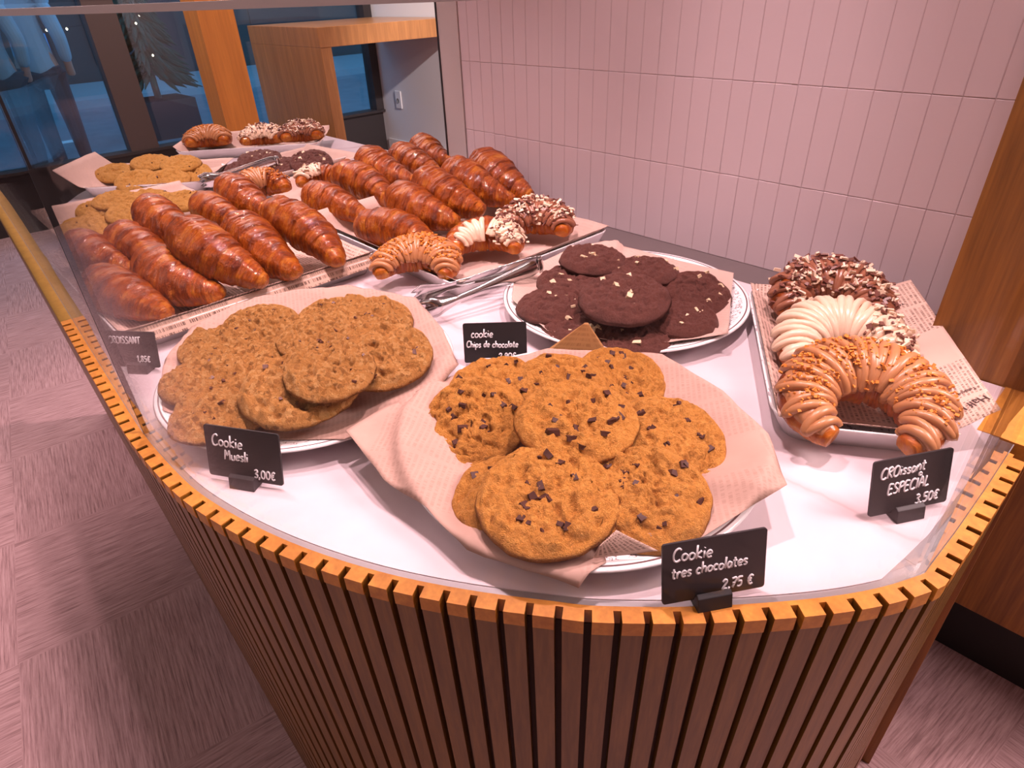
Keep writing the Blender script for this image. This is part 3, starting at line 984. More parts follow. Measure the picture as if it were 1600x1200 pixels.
# the printed newspaper flap hanging over the right side of the ring croissant tray
fl = flap('newspaper_sheet', 'stiff printed newspaper sheet leaning out of the tray beside the oak pier', 'newsprint',
          [(-.236, 1.080, .066), (-.045, .796, .052), (-.098, .712, .014), (-.335, 1.010, .016)], 31, 20)
def words(txt, size, loc, rot, parent, mat='ink', name='printed_words', font_space=1.0):
    cu = D.curves.new(name, 'FONT')
    cu.body = txt
    cu.size = size
    cu.extrude = 0.00015
    cu.space_character = font_space
    tmp = D.objects.new('tmp', cu)
    COL.objects.link(tmp)
    dg = bpy.context.evaluated_depsgraph_get()
    me = D.meshes.new_from_object(tmp.evaluated_get(dg))
    D.objects.remove(tmp)
    D.curves.remove(cu)
    o = link(name, me, None, None, None, False)
    if me.materials:
        me.materials.clear()
    me.materials.append(MAT[mat])
    return o
def on_flap(o, origin, xdir, ydir, parent):
    x = Vector(xdir).normalized()
    y = Vector(ydir)
    y = (y - x * y.dot(x)).normalized()
    z = x.cross(y)
    Mx = Matrix((x, y, z)).transposed().to_4x4()
    Mx.translation = Vector(origin)
    o.parent = parent
    o.matrix_local = Matrix.Translation(-Vector(parent.location)) @ Mx
fa, fb_, fc, fd = [Vector(p) for p in [(-.236, 1.080, .066), (-.045, .796, .052), (-.098, .712, .014), (-.335, 1.010, .016)]]
def flp(u, v, lift=0.0012):
    P = (fa * (1 - u) + fb_ * u) * (1 - v) + (fd * (1 - u) + fc * u) * v
    return Vector((P.x, P.y, P.z + lift + ZC))
ed = (fc - fb_)
for txt, sz, u, v in (('Half His Due', 0.0150, 0.905, 0.06), ('Tobacco Habit in Boys', 0.0062, 0.845, 0.10), ('MAX', 0.0130, 0.33, 0.42), ('CROP', 0.0130, 0.285, 0.40), ('HIT', 0.0130, 0.24, 0.46), ('Youngblood Pig', 0.0075, 0.18, 0.22)):
    o = words(txt, sz, None, None, fl)
    on_flap(o, flp(u, v), ed, (fb_ - fa), fl)

# ------------------------------------------------------------------ cookies
def cookie_mesh(name, seed, thick=0.135, rough=0.035, seg=104, rings=38, lumps=1.0, crack=1.0, edge=5.5):
    """unit-diameter cookie, underside at z = 0"""
    off = Vector((seed * 7.31, seed * 3.77, seed * 1.93))
    V, F = [], []
    def top(r, a):
        x, y = r * math.cos(a) * .5, r * math.sin(a) * .5
        p = Vector((x, y, 0)) * 1.0
        h = thick * max(0.0, 1 - r ** edge) ** 0.5 * (0.86 + 0.14 * (1 - r * r))
        n = noise.fractal(p * 5 + off, 1.0, 2.0, 4) * rough * lumps
        n += noise.noise(p * 14 + off) * rough * 0.55
        n += (0.35 - abs(noise.noise(p * 24 + off * 1.3))) * rough * 0.55 * lumps
        n += noise.noise(p * 44 + off) * rough * 0.30
        cr = abs(noise.noise(p * 8.5 + off * 1.7 + Vector((noise.noise(p * 20 + off), noise.noise(p * 20 - off), 0)) * 0.35))
        cw = 0.075
        if cr < cw and noise.noise(p * 3 + off * 2) > -0.15:
            n -= rough * 1.0 * crack * (1 - cr / cw)
        pt = noise.noise(p * 11.5 + off * 0.7)
        if pt > 0.16:
            n -= rough * 0.9 * min(1.0, (pt - 0.16) / 0.16)
        fade = min(1, (1 - r) * 6 + 0.12)
        return max(0.004, h + n * fade)
    def rad(a):
        d = Vector((math.cos(a), math.sin(a), 0))
        return 1 + 0.045 * noise.noise(d * 1.3 + off) + 0.025 * noise.noise(d * 5 + off)
    V.append((0, 0, top(0, 0)))
    for i in range(1, rings + 1):
        s = (i / rings) ** 0.82
        for k in range(seg):
            a = 2 * PI * k / seg
            R = rad(a) * .5
            V.append((s * R * math.cos(a), s * R * math.sin(a), top(s, a)))
    for s, z in ((0.985, 0.010), (0.93, 0.0)):
        for k in range(seg):
            a = 2 * PI * k / seg
            R = rad(a) * .5
            V.append((s * R * math.cos(a), s * R * math.sin(a), z))
    V.append((0, 0, 0.0))
    nr = rings + 2
    for k in range(seg):
        F.append((0, 1 + k, 1 + (k + 1) % seg))
    for i in range(nr - 1):
        for k in range(seg):
            k2 = (k + 1) % seg
            F.append((1 + i * seg + k, 1 + (i + 1) * seg + k, 1 + (i + 1) * seg + k2, 1 + i * seg + k2))
    last = 1 + (nr - 1) * seg
    for k in range(seg):
        F.append((len(V) - 1, last + (k + 1) % seg, last + k))
    me = mesh(name, V, F)
    me.polygons.foreach_set('use_smooth', [True] * len(me.polygons))
    return me, top
def chunk_mesh(name, seed, flat=0.6):
    rnd = random.Random(seed)
    V = []
    for x in (-1, 1):
        for y in (-1, 1):
            for z in (-1, 1):
                V.append((x * rnd.uniform(.55, 1), y * rnd.uniform(.45, 1), z * rnd.uniform(.6, 1) * flat))
    F = [(0, 1, 3, 2), (4, 6, 7, 5), (0, 4, 5, 1), (2, 3, 7, 6), (0, 2, 6, 4), (1, 5, 7, 3)]
    me = mesh(name, V, F)
    return me
def chunk_set(n, mat, flat=0.6, nm='chunk'):
    out = []
    for i in range(n):
        me = chunk_mesh(nm, 100 + i, flat)
        me.materials.append(MAT[mat])
        out.append(me)
    return out
CHUNKS = {'dark_chocolate': chunk_set(5, 'dark_chocolate'), 'white_chocolate': chunk_set(5, 'white_chocolate'), 'raisin': chunk_set(4, 'raisin')}

def place_cookie(me_top, spec, label, group, chunk=None, nchunk=0, csize=0.07, chunk_name='chocolate_chunk', seed=0, sx=1.0, rmax=0.8):
    me, top = me_top
    x, y, z, dia, tilt, az = spec
    o = D.objects.new('cookie', me)
    COL.objects.link(o)
    rnd = random.Random(seed)
    a = math.radians(az)
    axis = Vector((-math.sin(a), math.cos(a), 0))
    q = Quaternion(axis, math.radians(tilt)) @ Quaternion((0, 0, 1), rnd.uniform(0, 2 * PI))
    o.rotation_mode = 'QUATERNION'
    o.rotation_quaternion = q
    th = 0.075 * dia
    c = Vector((x, y, z + ZC)) - (q @ Vector((0, 0, 1))) * th
    o.location = c
    o.scale = (dia * sx, dia * sx, dia)
    tag(o, label, 'cookie', group)
    for i in range(nchunk):
        r = rmax * math.sqrt(rnd.random())
        t = rnd.uniform(0, 2 * PI)
        ch = D.objects.new(chunk_name, rnd.choice(CHUNKS[chunk]))
        COL.objects.link(ch)
        ch.parent = o
        s = csize * rnd.uniform(.55, 1.1) * 0.5
        ch.location = (.5 * r * math.cos(t), .5 * r * math.sin(t), top(r, t) - s * rnd.uniform(.1, .5))
        ch.rotation_euler = (rnd.uniform(-.6, .6), rnd.uniform(-.6, .6), rnd.uniform(0, 6.28))
        ch.scale = (s * rnd.uniform(.7, 1.35), s, s)
    return o

def variants(n, mat, **kw):
    out = []
    for i in range(n):
        mt = cookie_mesh('cookie', i + 1 + len(mat), **kw)
        mt[0].materials.append(MAT[mat])
        out.append(mt)
    return out
VA = variants(5, 'cookie', rough=0.040, thick=0.125, crack=0.9)
VB = variants(5, 'oat', rough=0.050, thick=0.125, lumps=1.2, crack=0.35)
VC = variants(4, 'cocoa', rough=0.034, thick=0.150, crack=0.8)
VP = variants(3, 'pale_cookie', rough=0.034, thick=0.145, crack=0.7, seg=64, rings=22)
for i, (sp, lb) in enumerate([
        ((-0.3656, 0.4302, 0.078, 0.138, 6, -50), 'chocolate chunk cookie on top of the front pile, lying flat in the centre'),
        ((-0.4780, 0.3735, 0.046, 0.132, 26, -68), 'chocolate chunk cookie leaning out towards the muesli plate'),
        ((-0.3154, 0.3291, 0.06, 0.142, 9, -46), 'chocolate chunk cookie nearest the curved counter front'),
        ((-0.2514, 0.4055, 0.052, 0.128, 14, -58), 'chocolate chunk cookie beside the printed paper fold, under the front one'),
        ((-0.2926, 0.5027, 0.048, 0.135, 12, -35), 'chocolate chunk cookie on the side towards the narrow ring croissant tray'),
        ((-0.4540, 0.4976, 0.052, 0.125, 10, -48), 'chocolate chunk cookie half hidden directly behind the top one'),
        ((-0.4169, 0.5753, 0.04, 0.125, 14, -34), 'chocolate chunk cookie at the back of the pile, facing the dark cookies'),
        ((-0.5171, 0.4476, 0.044, 0.13, 6, -41), 'chocolate chunk cookie mostly covered between the left and back ones of the front plate'),
        ((-0.3600, 0.3278, 0.036, 0.13, 2, -42), 'chocolate chunk cookie of which only an edge shows beneath the front one'),
]):
    place_cookie(VA[i % len(VA)], sp, lb, 'chocolate chunk cookies on the front plate', seed=i + 65, chunk='dark_chocolate', nchunk=16, csize=0.085)
for i, (sp, lb) in enumerate([
        ((-0.8430, 0.4089, 0.052, 0.135, 4, -26), 'oat cookie at the back of the muesli plate nearest the croissant tray'),
        ((-0.8026, 0.4433, 0.046, 0.13, 10, -19), 'oat cookie overlapping the back one, towards the steel tongs'),
        ((-0.8931, 0.2348, 0.05, 0.11, 6, -15), 'oat cookie at the back of the muesli plate, right behind the croissant price tag'),
        ((-0.8842, 0.3021, 0.058, 0.12, 14, -19), 'oat cookie leaning at the back of the muesli pile below the newspaper edge'),
        ((-0.8242, 0.1879, 0.045, 0.118, 3, -13), 'oat cookie at the middle of the glass side of the muesli plate'),
        ((-0.7351, 0.1745, 0.042, 0.132, 1, -13), 'oat cookie directly behind the muesli price tag'),
        ((-0.7903, 0.2852, 0.044, 0.13, 4, -20), 'oat cookie mostly covered by the big front one of the muesli pile'),
        ((-0.6776, 0.2570, 0.066, 0.15, 9, -21), 'big oat cookie at the front centre of the muesli pile'),
        ((-0.7856, 0.3380, 0.066, 0.11, 8, -23), 'oat cookie showing a narrow edge behind the raised centre one'),
        ((-0.6462, 0.2875, 0.088, 0.115, 11, -4), 'oat cookie lying on top of the muesli pile'),
        ((-0.6597, 0.3729, 0.07, 0.135, 14, -29), 'round oat cookie on the side of the pile towards the chocolate chunk plate'),
]):
    place_cookie(VB[i % len(VB)], sp, lb, 'oat muesli cookies', seed=i + 66, chunk='raisin', nchunk=6, csize=0.06, chunk_name='raisin')
for i, (sp, lb) in enumerate([
        ((-0.6632, 0.8164, 0.072, 0.118, 4, -21), 'dark cookie on top at the back, nearest the middle croissant tray'),
        ((-0.5810, 0.8509, 0.062, 0.125, -2, -56), 'dark cookie at the back nearest the tiled wall'),
        ((-0.6601, 0.7561, 0.05, 0.122, 2, -49), 'dark cookie beside the tongs hinge, second layer'),
        ((-0.6355, 0.6739, 0.042, 0.11, 5, -67), 'dark cookie at the edge of the plate beside the tongs'),
        ((-0.5215, 0.7188, 0.076, 0.142, 7, -54), 'large dark cookie on top in the middle of the plate'),
        ((-0.4829, 0.8618, 0.046, 0.118, 14, -41), 'dark cookie facing the ring croissant tray, towards the wall'),
        ((-0.4565, 0.7785, 0.04, 0.115, 2, -60), 'dark cookie on the front right of the plate above the paper corner'),
        ((-0.5679, 0.6659, 0.03, 0.115, 0, -50), 'dark cookie low at the front, behind the chips price tag'),
        ((-0.4784, 0.6936, 0.03, 0.108, 1, -55), 'dark cookie lowest at the front behind the brown paper corner'),
]):
    place_cookie(VC[i % len(VC)], sp, lb, 'dark chocolate cookies on the round plate', seed=i + 67, chunk='white_chocolate', nchunk=6, csize=0.10, chunk_name='white_chocolate_chip', rmax=.85)
for i, (sp, lb) in enumerate([
        ((-2.2544, 0.4705, 0.044, 0.12, 14, -12), 'pale cookie at the curled end of the far liner'),
        ((-2.1033, 0.4878, 0.04, 0.125, 18, -13), 'pale cookie at the front of the far tray by the glass'),
        ((-2.2052, 0.5635, 0.064, 0.12, 10, -14), 'pale cookie on top at the back of the far front tray, glass side'),
        ((-2.1171, 0.6216, 0.062, 0.12, 10, -16), 'pale cookie on top at the back of the far front tray, wall side'),
        ((-2.0522, 0.5563, 0.038, 0.12, 18, -15), 'pale cookie lying flat in the front middle of the far front tray'),
        ((-2.0763, 0.6304, 0.04, 0.12, 18, -17), 'pale cookie next to the folded paper point of the far front tray'),
]):
    place_cookie(VP[i % len(VP)], sp, lb, 'pale cookies by the front glass', seed=i + 72, chunk='raisin', nchunk=3, csize=0.05, chunk_name='raisin')
for i, (sp, lb) in enumerate([
        ((-2.0552, 0.8404, 0.05, 0.135, 3, -22), 'dark cookie lying on top in the far tray'),
        ((-2.0130, 0.7650, 0.035, 0.125, 8, -21), 'dark cookie at the tongs end of the far tray'),
        ((-1.9386, 0.8473, 0.038, 0.13, 8, -24), 'dark cookie under the tongs edge in the far tray'),
        ((-1.8668, 0.9199, 0.05, 0.13, 18, -26), 'dark cookie propped up at the wall end of the far tray'),
]):
    place_cookie(VC[i % len(VC)], sp, lb, 'dark cookies in the far tray', seed=i + 73, chunk='white_chocolate', nchunk=7, csize=0.09, chunk_name='white_chocolate_chip')
for i, (sp, lb) in enumerate([
        ((-1.7983, 0.3539, 0.07, 0.11, 8, -11), 'pale cookie at the back of the tray behind the croissants, glass side'),
        ((-1.8099, 0.3160, 0.056, 0.11, 8, -10), 'pale cookie second from the back, at the glass side'),
        ((-1.7090, 0.3597, 0.056, 0.12, 10, -12), 'pale cookie stacked in the middle behind the upper croissants'),
        ((-1.7612, 0.4180, 0.064, 0.12, 8, -13), 'pale cookie at the back middle of the tray behind the croissants'),
        ((-1.7031, 0.4780, 0.058, 0.12, 8, -16), 'pale cookie at the back, beside the biscuit topped croissant'),
        ((-1.7320, 0.2656, 0.036, 0.14, 12, -9), 'pale cookie closest to the front glass seam'),
        ((-1.6405, 0.3647, 0.035, 0.12, 6, -13), 'pale cookie peeping out behind the second row croissants'),
]):
    place_cookie(VP[i % len(VP)], sp, lb, 'pale cookies by the front glass', seed=i + 75, chunk='raisin', nchunk=3, csize=0.05, chunk_name='raisin')

# ------------------------------------------------------------------ croissants
def croissant_mesh(name, seed, center=None, rad=None, mat='croissant', nl=8, seg=44, N=190, lip=0.085, flat=0.12):
    """layered crust swept along a bent axis. Default: unit length along +x (tip at x = .5), radius about .19"""
    off = Vector((seed * 5.1, seed * 2.3, seed * 9.7))
    rnd = random.Random(seed)
    if center is None:
        bend = rnd.uniform(0.05, 0.12) * rnd.choice((-1, 1))
        center = lambda t: Vector((t - .5, bend * (4 * t * (1 - t) - 0.6), 0))
    if rad is None:
        RT = [0, .012, .04, .09, .16, .26, .38, .50, .62, .74, .85, .93, .975, 1.0]
        RV = [.03, .36, .58, .77, .91, 1.0, 1.04, 1.0, .90, .75, .58, .44, .33, .12]
        rad = lambda t: 0.195 * float(np.interp(t, RT, RV))
    ph = rnd.uniform(0, 6.28)
    V, F, bake, along = [], [], [], []
    mid = 0.40
    # wraps: one wide band over the middle, then ever narrower ones, each ending in a lip and a step down
    wd = [0.0, 0.095, 0.20, 0.30, 0.385, 0.46, 0.53, 0.60, 0.70]
    wd = [w + rnd.uniform(-.012, .012) for w in wd]
    skew = [rnd.uniform(0.02, 0.055) * rnd.choice((-1, 1)) for _ in range(2)]
    def wrap(d, a, t):
        sg = 0 if d < 0 else 1
        dd = abs(d + skew[sg] * math.sin(a + ph) + 0.012 * noise.noise(Vector((math.cos(a) * 1.6, math.sin(a) * 1.6, t * 5)) + off)) * nl / 11.0
        for q in range(len(wd) - 1):
            if dd < wd[q + 1]:
                return q, (dd - wd[q]) / max(1e-4, wd[q + 1] - wd[q])
        return len(wd) - 2, 1.0
    for i in range(N + 1):
        t = i / N
        c = center(t)
        T = (center(min(1, t + 1e-3)) - center(max(0, t - 1e-3))).normalized()
        up = Vector((0, 0, 1))
        side = up.cross(T).normalized()
        up = T.cross(side)
        R = rad(t)
        for k in range(seg):
            a = 2 * PI * k / seg
            q, fr = wrap(t - mid, a, t)
            lipv = (0.30 + 0.70 * min(1.0, fr * 1.5)) if fr < 0.86 else max(0.0, 1.0 - ((fr - 0.86) / 0.14) ** 0.6)
            swell = lip * (lipv - 0.55) * (1.25 if q else 1.0)
            flake = 0.016 * math.sin(fr * 17 + 3 * noise.noise(Vector((a * 1.2, t * 8, seed)))) * (fr > .25)
            p3 = Vector((math.cos(a) * 2, math.sin(a) * 2, t * 9)) + off
            n = 0.075 * noise.noise(p3) + 0.030 * noise.noise(p3 * 2.7) + 0.018 * noise.noise(Vector((math.cos(a) * 9, math.sin(a) * 9, t * 46)) + off)
            r = R * (1 + swell + flake + n)
            dz = math.cos(a)
            if dz < -0.5:
                dz = -0.5 + (dz + 0.5) * (1 - flat * 4)
            V.append(c + side * (math.sin(a) * r) + up * (dz * r))
            glaze = 0.50 + 0.32 * min(1, fr * 1.3) - (0.34 * max(0, (fr - .84) / .16)) + 0.35 * noise.noise(p3 * 0.8 + Vector((9, 0, 0)))
            glaze *= 0.50 + 0.50 * min(1, max(0, 0.8 + 0.8 * math.cos(a)))
            tip = min(1, 0.25 + min(t * 1.2, 1 - t) * 5)
            bake.append(max(0, min(1, glaze * (0.45 + 0.55 * tip))))
            along.append(t + 0.8 * skew[0 if t < mid else 1] * math.sin(a + ph))
    for i in range(N):
        for k in range(seg):
            k2 = (k + 1) % seg
            F.append((i * seg + k, i * seg + k2, (i + 1) * seg + k2, (i + 1) * seg + k))
    F.append(tuple(range(seg - 1, -1, -1)))
    F.append(tuple(N * seg + k for k in range(seg)))
    me = mesh(name, V, F)
    at_ = me.attributes.new('bake', 'FLOAT', 'POINT')
    at_.data.foreach_set('value', bake)
    at2 = me.attributes.new('along', 'FLOAT', 'POINT')
    at2.data.foreach_set('value', along)
    me.polygons.foreach_set('use_smooth', [True] * len(me.polygons))
    me.materials.append(MAT[mat])
    return me
CRO = [croissant_mesh('croissant', s) for s in range(1, 7)]
def place_croissant(i, A, B, R, label, group, roll=0.0):
    me = CRO[i % len(CRO)]
    A, B = Vector(A), Vector(B)
    o = D.objects.new('croissant', me)
    COL.objects.link(o)
    d = (B - A)
    L = d.length * 1.04
    x = d.normalized()
    y = Vector((0, 0, 1)).cross(x).normalized()
    z = x.cross(y)
    Mx = Matrix((x, y, z)).transposed()
    o.rotation_mode = 'QUATERNION'
    o.rotation_quaternion = Mx.to_quaternion() @ Quaternion((1, 0, 0), roll)
    o.location = (A + B) / 2 + Vector((0, 0, ZC))
    k = R * 1.06 / 0.195
    o.scale = (L, k, k)
    return tag(o, label, 'croissant', group)
for i, (A, B, R, roll, lb, grp) in enumerate([
        ((-1.294, 0.175, 0.053), (-1.074, 0.219, 0.045), 0.041, -0.26, 'plain croissant at the corner of the newspaper lined tray nearest the croissant price tag', 'plain croissants in the newspaper lined tray'),
        ((-1.296, 0.271, 0.063), (-1.076, 0.301, 0.045), 0.045, 0.04, 'plain croissant second along the printed front edge of the newspaper lined tray', 'plain croissants in the newspaper lined tray'),
        ((-1.242, 0.325, 0.123), (-1.034, 0.372, 0.06), 0.043, -0.13, 'plain croissant third along the front edge, tip reaching over the newspaper', 'plain croissants in the newspaper lined tray'),
        ((-1.260, 0.436, 0.101), (-1.038, 0.434, 0.055), 0.043, 0.10, 'plain croissant fourth along the front edge of the newspaper lined tray', 'plain croissants in the newspaper lined tray'),
        ((-1.246, 0.506, 0.119), (-1.030, 0.531, 0.055), 0.039, 0.13, 'plain croissant last along the front edge, beside the middle tray', 'plain croissants in the newspaper lined tray'),
        ((-1.535, 0.202, 0.061), (-1.310, 0.230, 0.05), 0.039, -0.43, 'plain croissant hazy behind the glass seam, back row of the newspaper lined tray', 'plain croissants in the newspaper lined tray'),
        ((-1.501, 0.278, 0.065), (-1.277, 0.297, 0.055), 0.040, -0.49, 'dark baked croissant second in the back row of the newspaper lined tray', 'plain croissants in the newspaper lined tray'),
        ((-1.527, 0.351, 0.101), (-1.305, 0.368, 0.08), 0.041, 0.34, 'plain croissant lying high in the back row, in front of the pale cookies', 'plain croissants in the newspaper lined tray'),
        ((-1.582, 0.479, 0.071), (-1.357, 0.477, 0.07), 0.036, -0.24, 'small croissant between the high one and the biscuit topped one', 'plain croissants in the newspaper lined tray'),
        ((-1.628, 0.565, 0.087), (-1.407, 0.562, 0.06), 0.042, -0.27, 'round ended croissant in front of the biscuit topped one, newspaper lined tray', 'plain croissants in the newspaper lined tray'),
        ((-1.201, 0.676, 0.050), (-0.991, 0.718, 0.05), 0.039, 0.50, 'croissant alone at the near end of the middle tray, above the biscuit topped one', 'plain croissants in the middle tray'),
        ((-1.242, 0.798, 0.081), (-1.020, 0.789, 0.06), 0.044, -0.03, 'croissant leaning second from the glass side in the middle tray', 'plain croissants in the middle tray'),
        ((-1.239, 0.871, 0.103), (-1.017, 0.863, 0.07), 0.043, 0.34, 'croissant leaning third from the glass side in the middle tray', 'plain croissants in the middle tray'),
        ((-1.258, 0.973, 0.107), (-1.040, 0.972, 0.06), 0.042, -0.02, 'croissant leaning fourth from the glass side in the middle tray', 'plain croissants in the middle tray'),
        ((-1.268, 1.076, 0.105), (-1.049, 1.039, 0.055), 0.047, 0.14, 'croissant nearest the tiles in the middle tray', 'plain croissants in the middle tray'),
        ((-1.481, 0.707, 0.063), (-1.256, 0.720, 0.045), 0.040, -0.35, 'croissant at the front of the small tray, over its white rim', 'plain croissants in the small tray'),
        ((-1.510, 0.811, 0.091), (-1.292, 0.828, 0.05), 0.041, 0.13, 'croissant second from the front in the small tray', 'plain croissants in the small tray'),
        ((-1.552, 0.914, 0.105), (-1.333, 0.915, 0.06), 0.043, 0.37, 'croissant third from the front in the small tray', 'plain croissants in the small tray'),
        ((-1.624, 1.068, 0.075), (-1.398, 1.041, 0.06), 0.041, 0.02, 'croissant fourth in the small tray, before the tiled wall end', 'plain croissants in the small tray'),
        ((-1.654, 1.172, 0.081), (-1.437, 1.118, 0.06), 0.042, 0.24, 'croissant farthest in the small tray, against the wall end', 'plain croissants in the small tray'),
]):
    place_croissant(i, A, B, R, lb, grp, roll)

# ------------------------------------------------------------------ topped ring croissants
def arc_center(Rc, span, R0):
    def c(t):
        a = math.radians(90 + span * (0.5 - t))
        return Vector((Rc * math.cos(a), Rc * math.sin(a), 0))
    return c
def special(name, loc, Rc, R0, span, yaw, tilt, label, kind, group, seed, zig=15, phi=(-75, 75), part=(0.06, 0.94), parts2=None, shav=0, crumbs=0, shav_mats=('shaving_dark', 'shaving_white'), shav_range=(0.05, 0.95)):
    """horseshoe croissant opening towards local -y, piped with cream over its back"""
    cf = arc_center(Rc, span, R0)
    rf = lambda t: R0 * (max(0.0, math.sin(PI * min(1, max(0, t * 0.92 + 0.04)))) ** 0.45) * (0.78 + 0.22 * math.sin(PI * t))
    me = croissant_mesh(name, seed, cf, rf, mat='croissant_small', nl=10, seg=32, N=150, lip=0.09)
    o = D.objects.new(name, me)
    COL.objects.link(o)
    o.location = (loc[0], loc[1], loc[2] + ZC)
    o.rotation_mode = 'QUATERNION'
    o.rotation_quaternion = Quaternion((0, 0, 1), math.radians(yaw)) @ Quaternion((1, 0, 0), math.radians(tilt))
    o.scale = (1, 1, 0.9)
    tag(o, label, 'croissant', group)
    rnd = random.Random(seed * 13)
    def surf(t, ph, lift=0.0):
        c = cf(t)
        T = (cf(min(1, t + 1e-3)) - cf(max(0, t - 1e-3))).normalized()
        side = Vector((0, 0, 1)).cross(T).normalized()
        r = rf(t) + lift
        return c + side * (math.sin(ph) * r) + Vector((0, 0, 1)) * (math.cos(ph) * r)
    def piped(mat, pname, t0, t1, zg, ph0, ph1, r=0.0058, lean=0.03):
        mb = MB()
        P, rad = [], []
        for k in range(zg * 14 + 1):
            s = k / 14.0
            i = int(s)
            f = s - i
            e = f * f * (3 - 2 * f)
            a = e if i % 2 == 0 else 1 - e
            ph = math.radians(ph0 + (ph1 - ph0) * a)
            t = t0 + (t1 - t0) * s / zg + lean * math.sin(ph) * noise.noise(Vector((s * .11, seed, 3))) * 1.6 + 0.012 * noise.noise(Vector((s * 0.8, seed, 0)))
            edge = 1 - 0.25 * abs(2 * a - 1)
            lift = 0.0025 + 0.0022 * noise.noise(Vector((s * 0.9, seed * 3.0, 2.0)))
            P.append(surf(min(.985, max(.015, t)), ph * (1 + 0.28 * noise.noise(Vector((i * 3.1, seed, 5)))), lift + 0.003 * noise.noise(Vector((i * 1.7, seed, 9)))))
            rad.append(r * (0.85 + 0.3 * noise.noise(Vector((s * 2.1, seed, 8))) + 0.15 * edge))
        mb.tube(P, rad, 8)
        # a thin under-layer of the same cream so that no gaps show between the strands
        nt_, na = 40, 12
        V = []
        for q in range(nt_ + 1):
            t = t0 + (t1 - t0) * q / nt_
            for j in range(na + 1):
                w = 1 - abs(2 * j / na - 1) ** 6
                ph = math.radians(ph0 * 0.93 + (ph1 - ph0) * 0.93 * j / na)
                V.append(surf(t, ph, 0.0028 * w - 0.001 + 0.001 * noise.noise(Vector((t * 40, ph * 5, seed)))))
        F = [(q * (na + 1) + j, q * (na + 1) + j + 1, (q + 1) * (na + 1) + j + 1, (q + 1) * (na + 1) + j) for q in range(nt_) for j in range(na)]
        mb.add(V, F)
        return mb.build(pname, mat, o, None, True)
    if parts2 is None:
        piped(kind, 'cream', part[0], part[1], zig, *phi)
    else:
        for m_, a0, a1, zg, p0, p1 in parts2:
            piped(m_, 'cream', a0, a1, zg, p0, p1)
    def bits(mat, pname, n, size, tr, phr, lift, long=2.2):
        mb = MB()
        for _ in range(n):
            t = rnd.uniform(*tr)
            ph = math.radians(rnd.gauss(0, 1) * phr)
            P = surf(t, ph, lift * rnd.uniform(.6, 1.25))
            q = Quaternion(Vector((rnd.gauss(0, 1), rnd.gauss(0, 1), rnd.gauss(0, .5))).normalized(), rnd.uniform(0, 6.28))
            s = size * rnd.uniform(.5, 1.3)
            l = s * rnd.uniform(1, long)
            V = []
            for x in (-1, 1):
                for y in (-1, 1):
                    for z in (-1, 1):
                        v = Vector((x * l * rnd.uniform(.8, 1), y * s * rnd.uniform(.7, 1), z * s * 0.42))
                        V.append(P + q @ v)
            mb.add(V, [(0, 1, 3, 2), (4, 6, 7, 5), (0, 4, 5, 1), (2, 3, 7, 6), (0, 2, 6, 4), (1, 5, 7, 3)])
        b = mb.build(pname, mat, o)
        b['kind'] = 'stuff'
        return b
    if shav:
        bits(shav_mats[0], 'chocolate_shavings', int(shav * .55), 0.0029, shav_range, 32, 0.0085)
        bits(shav_mats[1], 'white_shavings', int(shav * .45), 0.0029, shav_range, 32, 0.0098)
    if crumbs:
        bits('biscuit_crumb', 'biscuit_crumbs', crumbs, 0.0019, (0.10, 0.90), 26, 0.0072, 1.3)
    return o
GS = 'topped croissants'
special('croissant', (-.300, .948, .046), .060, .040, 245, 33, 12, 'ring croissant with milk chocolate cream and shavings, at the back of the pier tray', 'choc_cream', GS, 31, zig=22, part=(.04, .96), shav=260)
special('croissant', (-.226, .812, .046), .060, .039, 240, 33, 14, 'ring croissant with white cream and dark crumbs on one arm, middle of the pier tray', 'white_cream', GS, 32, zig=26, part=(.03, .97), shav=90, shav_range=(0.64, 0.95))
special('croissant', (-.158, .702, .046), .064, .040, 290, 30, 12, 'ring croissant with caramel cream and orange crumbs, front of the pier tray', 'biscuit_cream', GS, 33, zig=26, part=(.02, .98), crumbs=620)
special('croissant', (-.915, .610, .042), .060, .037, 215, 40, 8, 'caramel cream croissant with biscuit crumbs at the front corner of the middle tray', 'biscuit_cream', GS, 34, zig=20, part=(.03, .97), crumbs=460)
special('croissant', (-.895, .765, .046), .058, .038, 210, 50, 8, 'croissant half dipped in white cream with nut bits, front row of the middle tray', 'white_cream', GS, 35,
        parts2=[('white_cream', .60, .96, 8, -60, 60), ('white_cream', .10, .50, 9, -75, -5)], shav=80, shav_range=(.62, .95))
special('croissant', (-.892, .905, .048), .056, .041, 215, 45, 8, 'milk chocolate croissant with white shavings, wall end of the middle tray front row', 'choc_cream', GS, 36, zig=18, part=(.04, .96), shav=240)
special('croissant', (-2.464, .834, .045), .055, .043, 215, 60, 4, 'biscuit topped croissant at the glass end of the farthest tray', 'biscuit_cream', GS, 37, zig=18, crumbs=300)
special('croissant', (-2.322, .975, .045), .055, .040, 215, 60, 4, 'white cream croissant with nuts in the middle of the farthest tray', 'white_cream', GS, 38, zig=18, shav=120)
special('croissant', (-2.234, 1.083, .050), .052, .042, 215, 60, 4, 'chocolate shaving croissant at the wall end of the farthest tray', 'choc_cream', GS, 39, zig=18, shav=200)
special('croissant', (-1.610, .650, .058), .052, .040, 200, 80, 6, 'biscuit topped croissant tucked behind the newspaper lined tray of plain croissants', 'biscuit_cream', GS, 40, parts2=[('biscuit_cream', .05, .66, 13, -75, 70)], crumbs=200)
